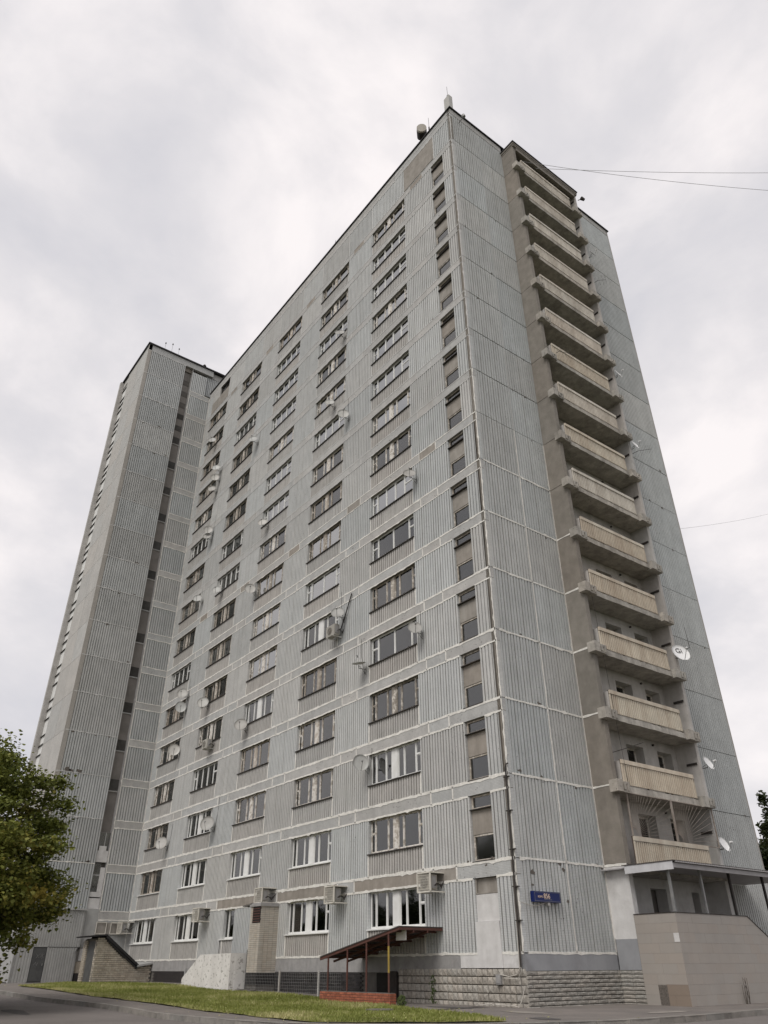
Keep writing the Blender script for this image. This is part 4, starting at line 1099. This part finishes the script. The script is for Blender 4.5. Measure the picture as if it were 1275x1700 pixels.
# corner riser pipe
Rp = thing('riser_pipe', 'thin dark riser pipe clipped to the corner of the building', 'pipe', (-.1, -.06, -.3))
link('pipe', MB().tube([(.05, -.02, 5.93), (-.02, -.07, 5.9), (-.05, -.09, 5.75), (-.07, -.09, 4), (-.09, -.09, 2), (-.12, -.09, -.4)], .028, 8).mesh('pipe', m_dark), Rp)
for z in (5.45, 4.3, 3.05, 1.9, .9): link('clip', MB().box(-.2, .06, -.1, .0, z, z+.03).mesh('clip', m_dark), Rp)
cb = MB().tube([(-.14, -.06, 1.4), (-.2, -.05, .3), (-.22, -.05, -.45), (-.35, -.06, -.6), (-.7, -.07, -.66), (-1.05, -.12, -.6)], .014, 6)
cb.tube([(-.1, -.06, .2), (-.12, -.08, -.5), (-.3, -.08, -.72), (-.9, -.1, -.7)], .012, 6)
tag(link('cable_loop', cb.mesh('cl', m_cable)), 'pale cables looping from the corner pipe to the plinth service box', 'cable')
gpts = [(.05, -.15, -.9), (-.1, -.2, -1.3)]+[(-.2-i*.22, -.25-.12*math.sin(i*1.9), g(-.2, -.3)+.02+.05*abs(math.sin(i*1.3))) for i in range(10)]
tag(link('loose_cable', MB().tube(gpts, .016, 6).mesh('lc', m_cable)), 'loose pale hose lying along the stone plinth at the corner', 'hose')

# ------------------------------------------------------------ satellite dishes
def dish_mesh(r, m):
    b = MB(); n = 20; rings = [(0, 0), (.35, .02), (.7, .075), (1, .155)]
    for side in (0, .012):
        for rr, dp in rings:
            for k_ in range(n):
                t = 2*math.pi*k_/n; b.v.append((r*rr*math.cos(t)*.94, -r*dp+side, r*rr*math.sin(t)))
    nr = len(rings)
    for s_ in range(2):
        o_ = s_*nr*n
        for i in range(nr-1):
            for k_ in range(n):
                a = (o_+i*n+k_, o_+i*n+(k_+1) % n, o_+(i+1)*n+(k_+1) % n, o_+(i+1)*n+k_); b.f.append(a if s_ else a[::-1])
    o_ = (nr-1)*n
    for k_ in range(n): b.f.append((o_+k_, o_+(k_+1) % n, o_+nr*n+(k_+1) % n, o_+nr*n+k_))
    return b.mesh('reflector', m, True)
DM = {}
def dish(label, wallpt, r, az, el, m=None, face='long', off=.45, white=False, arm_side=0, txt=None, name='satellite_dish', grp='satellite dishes on the walls'):
    u, z = wallpt; loc, rz = P(face, u, z, off)
    m = m_dishw if white else m_dish
    root = thing(name, label, 'satellite dish', loc, grp)
    key = (round(r, 2), m.name)
    if key not in DM: DM[key] = dish_mesh(r, m)
    e_ = (R(-el), 0, az)
    rl = link('reflector', DM[key], root, (0, 0, 0), world=False, rot=e_)
    mat_ = Matrix.Rotation(az, 3, 'Z') @ Matrix.Rotation(R(-el), 3, 'X')
    tip = mat_ @ Vector((0, -r*1.15, -r*.25)); low = mat_ @ Vector((0, -r*.16, -r*.97))
    back = mat_ @ Vector((0, .06, 0))
    link('feed_arm', MB().tube([low, low.lerp(tip, .5)+Vector((0, 0, -.03*r)), tip], .013, 6).mesh('arm', m_grey), root, world=False)
    dr_ = (Vector((0, 0, 0))-tip).normalized()
    link('feed_horn', MB().tube([tip-dr_*.03, tip+dr_*.09], [.035, .045], 8).mesh('lnb', m_grey if not white else m_dishw), root, world=False)
    wallv = (Matrix.Rotation(-rz, 3, 'Z') if False else Matrix.Identity(3))
    wdir = Vector((0, 1, 0)) if face == 'long' else Vector((-1, 0, 0))
    w_ = wdir*off+Vector((0, 0, -.18))
    link('bracket', MB().tube([back, back*1.0+Vector((0, 0, -.15)), w_], .02, 6).tube([w_+Vector((0, 0, -.12)), w_+Vector((0, 0, .12))], .03, 4).mesh('br', m_grey), root, world=False)
    cr_ = random.Random(int(abs(u)*50+z*7)); up_ = cr_.uniform(.5, 1.7); sd = cr_.uniform(-.5, .5)
    al = Vector((1, 0, 0)) if face == 'long' else Vector((0, 1, 0))
    wl = wdir*(off-.02)
    link('cable', MB().tube([back, w_+Vector((0, 0, -.25)), wl+Vector((0, 0, -.35))+al*sd*.3, wl+Vector((0, 0, up_*.4))+al*sd, wl+Vector((0, 0, up_))+al*sd*1.1], .008, 4).mesh('cable', m_dark), root, world=False)
    if txt:
        for s_, x0, sz in txt:
            tm = text_obj(s_, sz, m_dark, 'lettering', .001)
            for v_ in tm.vertices:
                x_, y_ = v_.co.x+x0[0], v_.co.y+x0[1]; rr = math.hypot(x_, y_)/r
                v_.co = (x_, -r*(.155*rr*rr+.012)-.014+(-.002 if v_.co.z > 0 else .002), y_)
            link('lettering', tm, rl, world=False)
    return root
AZ = R(48)
CO = ['nearest the stairs', 'second from the stairs', 'in mid facade', 'second from the wing', 'beside the wing']
FLN = ['ground', 'second', 'third', 'fourth', 'fifth', 'sixth', 'seventh', 'eighth', 'ninth', 'tenth', 'eleventh', 'twelfth', 'thirteenth', 'fourteenth', 'fifteenth', 'sixteenth']
D = [  # x, z, radius, az, el, words
 (-8.66, 7.47, .42, 62, 12, 'large plain grey satellite dish left of the white third-floor window {0}'),
 (-4.55, 12.62, .38, 55, 22, 'grey satellite dish overlapping the wide white fifth-floor window {0}'),
 (-4.64, 21.10, .38, 50, 25, 'grey satellite dish right of the eighth-floor white window {0}'),
 (-10.93, 15.62, .42, 52, 25, 'grey satellite dish above the air conditioner at the sixth-floor window {1}'),
 (-8.91, 12.20, .38, 20, 78, 'drooping satellite dish facing the sky between the fifth-floor windows'),
 (-11.79, 36.83, .40, 50, 25, 'highest satellite dish on the long facade, at the fourteenth-floor window {1}'),
 (-12.72, 31.24, .38, 50, 25, 'round dish in front of the twelfth-floor window {1}'),
 (-11.03, 29.18, .42, 58, 12, 'tilted pale dish right of the eleventh-floor white window {1}'),
 (-23.91, 35.05, .42, 50, 22, 'dish at the thirteenth-floor window {3}'),
 (-32.59, 40.24, .42, 50, 22, 'topmost dish of the window column {4}'),
 (-30.67, 36.11, .42, 50, 22, 'dish right of the thirteenth-floor window {4}'),
 (-30.64, 35.09, .42, 60, 10, 'upper dish of a tight pair above the twelfth-floor window {4}'),
 (-30.95, 34.09, .40, 50, 22, 'lower dish of a tight pair at the twelfth-floor window {4}'),
 (-30.53, 29.89, .42, 60, 10, 'upper of two dishes touching at the tenth-floor window {4}'),
 (-30.56, 29.30, .38, 50, 22, 'lower of two dishes touching at the tenth-floor window {4}'),
 (-20.83, 25.94, .38, 50, 22, 'dish left of the ninth-floor window {2}'),
 (-27.26, 23.24, .40, 50, 22, 'dish at lower left of the eighth-floor window {3}'),
 (-30.75, 23.86, .40, 50, 22, 'dish right of the eighth-floor window {4}'),
 (-21.77, 21.22, .42, 62, 12, 'plain pale dish beside the bare beige patch left of the eighth-floor window'),
 (-31.07, 16.45, .45, 50, 18, 'light dish over the sixth-floor window {4}'),
 (-31.07, 15.48, .45, 68, 8, 'darker edge-on dish right of the sixth-floor window {4}'),
 (-27.20, 14.83, .45, 50, 20, 'ringed dish left of the fifth-floor window {3}'),
 (-21.15, 11.98, .45, 50, 22, 'dish left of the fourth-floor window {2}'),
 (-31.17, 12.50, .45, 68, 8, 'dull grey dish over the fifth-floor window {4}'),
 (-24.30, 6.86, .48, 48, 18, 'dish in front of the white third-floor window {3}'),
 (-31.07, 6.52, .45, 48, 18, 'lowest dish on the long facade, right of the third-floor window {4}'),
]
for x, z, r_, az, el, w_ in D:
    dish(w_.format(*CO), (x, z), r_*.92, R(az+rnd.uniform(-5, 5)), el)
# dishes on the loggia side
dish('large white satellite dish lettered Gi beside the fourth balcony', (10.95, 12.2), .47, R(66), 20, face='end', off=1.3, white=True, txt=[('Gi', (-.23, .0), .38)])
for y, z, w_ in ((11.44, 7.24, 'white dish right of the second balcony from the bottom'), (11.23, 3.92, 'white dish right of the lowest balcony, just above the porch canopy'),
                 (11.34, 24.72, 'small white dish right of the loggias above the spiky antenna'), (11.42, 40.98, 'highest white dish right of the loggias near the top'), (11.25, 30.0, 'white dish right of the loggias between the tenth and eleventh balconies')):
    dish(w_, (y, z), .32, R(93), 22, face='end', off=1.15, white=True)
# yagi antennas
def yagi(label, loc, dir_, n=8, vertical=False):
    root = thing('antenna', label, 'antenna', loc, 'antennas beside the loggias'); d_ = Vector(dir_)
    b = MB().tube([(0, 0, 0), d_], .012, 5)
    link('boom', b.mesh('boom', m_dark), root, world=False)
    el = MB()
    for i in range(n):
        p = d_*(.15+.85*i/(n-1)); h_ = Vector((0, 0, .28-.015*i)) if vertical else Vector((.12, -.25, .12))*(1.2-.05*i)
        el.tube([p-h_, p+h_], .006, 4)
    link('elements', el.mesh('el', m_grey), root, world=False)
    link('mount', MB().tube([(0, 0, 0), (-.9, -.2, -.1)], .014, 5).mesh('mt', m_dark), root, world=False)
yagi('spiky television antenna beside the ninth balcony', (1.3, 11.3, 24.2), (.2, 1.1, .5))
yagi('thin vertical antenna above the Gi dish', (1.3, 11.9, 12.7), (-.1, .1, 1.1), 6)
yagi('dark antenna arm sticking out over the left end of the second balcony', (1.3, 5.3, 6.95), (.25, 1.0, .35), 4)
yagi('bent black antenna in front of the tenth balcony from the bottom', (1.35, 5.5, 28.4), (.15, 1.2, .3), 5)
yagi('dark bracket antenna near the thirteenth balcony', (1.2, 11.3, 38.2), (.1, .8, .5), 3)

# ------------------------------------------------------------ air conditioners
def ac(label, x, z, y=-.46, cage=True, w=.60, h=.50):
    root = thing('air_conditioner', label, 'air conditioner', (x, y, z), 'air conditioners on the long facade')
    link('casing', MB().box(-w/2, w/2, -.15, .17, -h/2, h/2).mesh('casing', m_ac), root, world=False)
    fan = MB(); fan.tube([(-.06, -.16, 0), (-.06, -.152, 0)], .21, 18)
    fo = link('fan_guard', fan.mesh('fan', m_mort), root, world=False)
    rg = MB()
    for rr in (.07, .13, .20): rg.tube([(-.06+rr*math.cos(t*.524), -.165, rr*math.sin(t*.524)) for t in range(13)], .006, 4)
    for t in range(8): rg.tube([(-.06, -.166, 0), (-.06+.2*math.cos(t*.785), -.166, .2*math.sin(t*.785))], .004, 4)
    link('guard_rings', rg.mesh('rings', m_ac), fo, world=False)
    link('side_panel', MB().box(w/2, w/2+.03, -.1, .1, -.2, .2).mesh('sp', m_plast), root, world=False)
    hb = MB()
    for i in range(3): hb.tube([(w/2+.05, -.02+.04*i, -.12), (w/2+.16, .05*i, -.05), (w/2+.1, .3, -.1-.05*i), (w/2+.05, -y, .05)], .014, 5)
    link('hoses', hb.mesh('hose', m_dark), root, world=False)
    if cage:
        cg = MB(); X, Y0, Z = w/2+.07, -.22, h/2+.07; Y1 = -y
        for a in (-X, X):
            for zz_ in (-Z, Z): cg.box(a-.022, a+.022, Y0, Y1, zz_-.022, zz_+.022)
            cg.box(a-.022, a+.022, Y0-.022, Y0+.022, -Z, Z)
        for zz_ in (-Z, Z): cg.box(-X, X, Y0-.022, Y0+.022, zz_-.022, zz_+.022)
        for i in range(1, 12): xx = -X+2*X*i/12; cg.box(xx-.004, xx+.004, Y0-.004, Y0+.004, -Z, Z)
        for i in range(1, 7): zc = -Z+2*Z*i/7; cg.box(-X, X, Y0-.005, Y0, zc-.004, zc+.004)
        link('cage', cg.mesh('cage', m_cage), root, world=False)
        link('top_sheet', MB().box(-X, X, Y0, Y1, Z+.015, Z+.02).mesh('ts', m_grey), root, world=False)
    else:
        link('bracket', MB().box(-.3, -.26, -.15, -y, -h/2-.04, -h/2).box(.26, .3, -.15, -y, -h/2-.04, -h/2).mesh('bk', m_white), root, world=False)
ac('caged air conditioner right of the ground-floor window above the rusty awning', -4.15, 2.30)
ac('caged air conditioner between the tiled tower and the rusty awning', -10.55, 2.28)
ac('caged air conditioner standing on top of the tiled ventilation tower', -16.75, 2.62, -.55)
ac('caged air conditioner left of the narrow ground-floor window', -24.0, 2.1)
ac('caged air conditioner in the inner corner above the brick entrance', -35.3, 1.85, -.6)
ac('uncaged air conditioner under the fourth-floor window second from the inner corner', -26.0, 11.85, -.35, False, .75, .55)
ac('uncaged air conditioner under the sixth-floor dish with a black duct', -11.45, 14.75, -.4, False, .8, .6)
tag(link('flexible_duct', MB().tube([(-11.2, -.3, 14.7), (-10.95, -.2, 14.8), (-10.75, -.12, 15.4), (-10.45, -.08, 16.1), (-10.2, -.07, 16.6)], .035, 6).mesh('duct', m_dark)), 'black flexible duct climbing the wall right of the sixth-floor air conditioner', 'duct')
# cage on the wing by the corner
Cg = thing('wall_cage', 'empty pale steel cage on the wing wall above the brick entrance', 'cage', (-35.9, -1.2, 1.83))
cg = MB()
for a in (-2.15, -1.5, -1.2, -.25):
    cg.box(a-.02, a+.02, -.04, 0, 1.48, 2.18)
cg.box(-2.15, -1.5, -.04, 0, 1.48, 1.52).box(-2.15, -1.5, -.04, 0, 2.14, 2.18).box(-1.2, -.25, -.04, 0, 1.48, 1.54).box(-1.2, -.25, -.04, 0, 2.12, 2.18)
link('frame', cg.mesh('cg', m_cage), Cg, (WX+.1, 0, 0), R(90)); link('backing', MB().box(-2.13, -.27, 0, .05, 1.5, 2.16).mesh('bk', m_beige), Cg, (WX+.06, 0, 0), R(90))

# ------------------------------------------------------------ roof equipment
t_ = thing('telecom_box', 'pale equipment box with a thin mast on the roof corner', 'equipment box', (-.5, .45, 48.2))
link('box', MB().box(-.25, .25, -.16, .16, 0, 2.3).mesh('bx', m_plain), t_, (0, 0, 0), world=False)
link('mast', MB().tube([(0, 0, 2.3), (0, 0, 2.65)], .07, 6).tube([(0, 0, 2.65), (-.02, 0, 3.8)], .012, 4).mesh('mast', m_dark), t_, world=False)
t_ = thing('microwave_drum', 'round cream microwave drum antenna on the roof edge', 'antenna', (-2.85, .0, 49.05))
link('drum', MB().tube([(.34, -.30, -.06), (.20, -.18, -.02)], .34, 22).mesh('drum', m_tile), t_, world=False)
link('drum_skirt', MB().tube([(.2, -.18, -.02), (-.22, .22, .04)], .35, 22).mesh('drum2', m_dark), t_, world=False)  # dark colour stands in for shade on the drum's underside
link('mast', MB().tube([(.45, .3, -.6), (.45, .3, .45)], .05, 6).tube([(.45, .3, .45), (.43, .3, 1.6)], .012, 4).mesh('mast', m_dark), t_, world=False)
for x, hh, w_ in ((-14.0, 1.0, 'thin roof mast halfway along the long parapet'), (-17.7, .9, 'thin leaning roof mast further left on the long parapet'), (-10.6, .5, 'short roof mast nearest the corner on the long parapet')):
    tag(link('roof_mast', MB().tube([(x, .2, 48.2), (x, .2, 48.2+hh*.5), (x+.06, .2, 48.2+hh)], [.03, .025, .012], 5).mesh('rm', m_dark)), w_, 'mast', 'thin roof masts')
for y, hh, w_ in ((-5.2, 1.1, 'leftmost ball-tipped rod on the wing roof'), (-4.5, 1.35, 'middle and tallest ball-tipped rod on the wing roof'), (-3.8, 1.1, 'rightmost ball-tipped rod on the wing roof')):
    b = MB().tube([(WX-.3, y, 51.2), (WX-.3, y, 51.2+hh)], .012, 4).tube([(WX-.3, y, 51.2+hh), (WX-.3, y, 51.2+hh+.13)], .06, 8)
    tag(link('roof_rod', b.mesh('rod', m_dark)), w_, 'rod', 'rods on the wing roof')
tag(link('roof_vent', MB().tube([(WX-.5, -.9, 51.2), (WX-.5, -.9, 51.75), (WX-.5, -.9, 51.8), (WX-.5, -.9, 52.0)], [.12, .12, .2, .1], 10).mesh('rv', m_dark)), 'small dark capped vent on the left wing roof', 'vent')
tag(link('wall_lamp', MB().tube([(0, .75, 47.2), (.5, .75, 47.3)], .03, 6).tube([(.45, .75, 47.42), (.55, .75, 47.2)], [.14, .09], 10).mesh('wl', m_grey)), 'bracket lamp under the roof edge near the corner of the end wall', 'lamp')
tag(link('corner_lamp', MB().tube([(1.1, 11.2, 46.6), (1.35, 11.4, 46.65)], .03, 6).tube([(1.3, 11.35, 46.75), (1.42, 11.5, 46.55)], [.14, .1], 10).mesh('cl', m_dark)), 'dark lamp at the top right corner of the loggia roof', 'lamp')
tag(link('roof_box', MB().box(-.6, -.2, 11.9, 12.3, 48.2, 49.1).mesh('rb', m_plain)), 'small pale box on the roof right of the loggias', 'box')

# ------------------------------------------------------------ wires
def wire(a, b, sag, r=.012):
    a, b = Vector(a), Vector(b); n = 30
    return MB().tube([a.lerp(b, i/n)-Vector((0, 0, sag*4*(i/n)*(1-i/n))) for i in range(n+1)], r, 4)
Aq = Vector((1.3, 5.0, 45.3))
def thru(pt, k_): pt = Vector(pt); return Aq+(pt-Aq)*k_
def oncam(v, t): return CAM+(Vector(v)-CAM)*t
tag(link('overhead_cable', wire(Aq+Vector((0, 1.5, .6)), thru(oncam((8.94, 26.91, 54.35), .86)+Vector((0, 0, 1.65)), 2.5), 1.1, .013).mesh('w', m_grey)), 'upper of two thin cables running from the loggia roof to the right', 'cable', 'cables from the loggia roof')
tag(link('overhead_cable', wire(Aq, thru(oncam((8.46, 27.26, 53.39), .86)+Vector((0, 0, 1.45)), 2.5), 1.8, .013).mesh('w', m_grey)), 'lower sagging cable running from the loggia roof to the right', 'cable', 'cables from the loggia roof')
a0 = Vector((.05, 16.1, 21.4)); b0 = Vector((-2.58, 35.44, 31.04))
tag(link('thin_wire', wire(a0, a0+(b0-a0)*1.6, .3, .008).mesh('w', m_grey)), 'faint thin wire leaving the right edge of the building halfway up', 'wire')
tag(link('hanging_wire', wire((1.05, 5.2, 13.9), (1.2, 5.35, 5.4), 0, .008).mesh('w', m_dark)), 'thin dark wire hanging down in front of the lower balconies', 'wire')

# ------------------------------------------------------------ small things on the ground
wd = MB(); wt = []
def sprig(x, y, z, h, n, spread):
    for k_ in range(n):
        t = rnd.random()*h; cx, cy = x+rnd.gauss(0, spread), y-abs(rnd.gauss(0, spread*.5)); s_ = rnd.uniform(.03, .07); a = rnd.uniform(0, 6.28)
        b = len(wd.v)
        for q_ in range(4):
            tt = a+q_*math.pi/2; rr = s_*(1 if q_ % 2 else .5)
            wd.v.append((cx+rr*math.cos(tt), cy+.3*rr*math.sin(q_*2), z+t+rr*math.sin(tt)))
        wd.f.append((b, b+1, b+2, b+3))
sprig(-4.5, -.08, -1.5, .85, 50, .07)
tag(link('wall_weed', wd.mesh('weed', m_green)), 'thin green weed climbing the stone plinth beside the basement door', 'weed'); wd = MB()
sprig(-4.1, -1.8, -1.5, .3, 130, .11)
tag(link('leafy_weed', wd.mesh('weed', m_green)), 'leafy weed clump at the right end of the brick planter', 'weed'); wd = MB()
tw_ = MB()
for k_ in range(9):
    x0 = 2.73+rnd.uniform(0, .06); y0 = 7.75+rnd.uniform(-.12, .12)
    tw_.tube([(x0, y0, -1.5), (x0+rnd.uniform(0, .06), y0+rnd.uniform(-.1, .1), -1.2), (x0+.03, y0+rnd.uniform(-.14, .14), -1.0+rnd.uniform(0, .35))], .006, 4)
tag(link('dry_twigs', tw_.mesh('twigs', m_bark)), 'bunch of dry bare twigs standing against the beige porch wall', 'twigs')
tag(link('manhole_cover', MB().tube([(-1.9, -4.4, g(-1.9, -4.4)+.0), (-1.9, -4.4, g(-1.9, -4.4)+.085)], .42, 20).mesh('mh', m_mort)), 'flat round brown manhole cover sunk in the grass', 'manhole cover')

# ------------------------------------------------------------ low garage far left
Gr = thing('low_garage', 'low dark garage at the left edge beyond the wing', 'garage', (-56, -4, -1.1))
link('wall', MB().box(-60, -53.6, -8.5, -2.0, -1.1, -.55).mesh('gw', m_dtile), Gr)
link('fascia', MB().box(-60.05, -53.5, -8.6, -1.95, -.55, -.02).mesh('gf', m_door), Gr)
Gw = thing('far_boundary_wall', 'pale low boundary wall far behind the garage', 'wall', (-70, 0, -1.1))
link('wall', MB().box(-95, -75, -30, 25, -1.1, 1.6).mesh('fw', m_plastw), Gw)

# ------------------------------------------------------------ trees
def leaf_shape(s_, a, tilt, pos_):
    # five-lobed leaf as a fan of 4 triangles
    pts_ = [(0, 0), (.55, .25), (.35, .62), (0, 1.0), (-.35, .62), (-.55, .25)]
    out_ = []
    ca, sa = math.cos(a), math.sin(a); ct, st_ = math.cos(tilt), math.sin(tilt)
    for x, y in pts_:
        x *= s_; y *= s_
        y2, z2 = y*ct, -y*st_
        out_.append((pos_[0]+x*ca-y2*sa, pos_[1]+x*sa+y2*ca, pos_[2]+z2))
    return out_
def tree(label, loc, h, rad, nleaf, seed, lm, leaf=.14, base=.1, clump=.75, nclump=150, grp=None, yellow=.18, wisp=False):
    r_ = random.Random(seed); root = thing('tree', label, 'tree', loc, grp)
    tb = MB(); hh = h
    tb.tube([(0, 0, -.1), (.05, 0, hh*.2), (-.05, .08, hh*.45), (.1, 0, hh*.7), (.05, .05, hh*.92)], [h*.025, h*.02, h*.015, h*.008, h*.003], 8)
    cl = []
    for i in range(nclump):
        while True:
            x, y, z = r_.uniform(-1, 1), r_.uniform(-1, 1), r_.uniform(-1, 1); d_ = x*x+y*y+z*z
            if .22 < d_ < 1: break
        bulge = 1+.28*noise.noise(Vector((x*1.8+seed, y*1.8, z*1.8)))
        z_ = base*h+(h*(1-base))*(.5+.5*z*bulge*.96)
        taper = (1-max(0, z)**2*.35)
        cl.append(Vector((x*rad*bulge*taper, y*rad*bulge*taper, z_)))
    for i in range(0, nclump, 3):
        c_ = cl[i]; b0_ = Vector((0, 0, max(h*.12, c_.z*.62))); md = b0_.lerp(c_, .5)+Vector((0, 0, h*.03))
        tb.tube([b0_, md, c_], [h*.006, h*.004, .01], 5)
    link('trunk', tb.mesh('trunk', m_bark), root, world=False)
    vv, ff, tt_ = [], [], []
    per = nleaf//nclump
    for ci, c_ in enumerate(cl):
        tone0 = .38+.30*noise.noise(c_*.45+Vector((seed, 0, 0)))+(.38 if r_.random() < yellow else 0)+r_.gauss(0, .07)
        cr_ = clump*r_.uniform(.65, 1.3)
        for k_ in range(per):
            dv = Vector((r_.gauss(0, .42), r_.gauss(0, .42), r_.gauss(0, .26)))*cr_
            if wisp: dv.z -= abs(r_.gauss(0, .5)); dv.x *= .6; dv.y *= .6
            p = c_+dv
            s_ = leaf*r_.uniform(.6, 1.25); b = len(vv)
            vv += leaf_shape(s_, r_.uniform(0, 6.28), r_.gauss(.6, .6), p)
            ff += [(b, b+1, b+2), (b, b+2, b+3), (b, b+3, b+4), (b, b+4, b+5)]
            tt_ += [min(1, max(0, tone0+r_.gauss(0, .13)))]*6
    me_ = bpy.data.meshes.new('crown'); me_.from_pydata(vv, [], ff); me_.materials.append(lm)
    at_ = me_.attributes.new('tone', 'FLOAT', 'POINT'); at_.data.foreach_set('value', tt_)
    link('crown', me_, root, world=False)
    return root
tL = tree('maple tree with olive and yellowing leaves reaching in from the left edge', (-14.35, -15.8, -1.5), 8.6, 5.2, 150000, 3, m_leafL, leaf=.125, base=.04, clump=.7, nclump=450, yellow=.14)
tree('pale feathery tree rising behind the right edge of the building', (-12.6, 45.5, -1.3), 14.2, 3.9, 22000, 5, m_leafR, leaf=.22, base=.15, clump=.8, nclump=80, yellow=.05, wisp=True)
tree('dense dark green tree behind the right edge of the building', (-10.6, 43, -1.3), 11.8, 4.9, 36000, 9, m_leafR, leaf=.24, base=.02, clump=.9, nclump=120, yellow=.03)
# the row across the road, seen mirrored in the lower windows
row = []
for i, (x, y) in enumerate([(-52, -46), (-38, -43), (-66, -49), (-82, -50), (-98, -46), (-116, -48), (-24, -44), (-132, -42)]):
    if i == 0:
        t0 = tree('broad tree across the road facing the long facade, outside the picture', (x, y, -1.8), 10, 6.5, 9000, 21, m_leafR, leaf=.5, base=.1, clump=1.4, nclump=90, grp='trees across the road', yellow=.03)
    else:
        c_ = t0.copy(); col.objects.link(c_); c_.location = (x, y, -1.8); c_.rotation_euler = (0, 0, i*1.3); c_.scale = (1, 1, .85+.06*(i % 4))
        for ch in list(t0.children):
            d_ = ch.copy(); col.objects.link(d_); d_.parent = c_
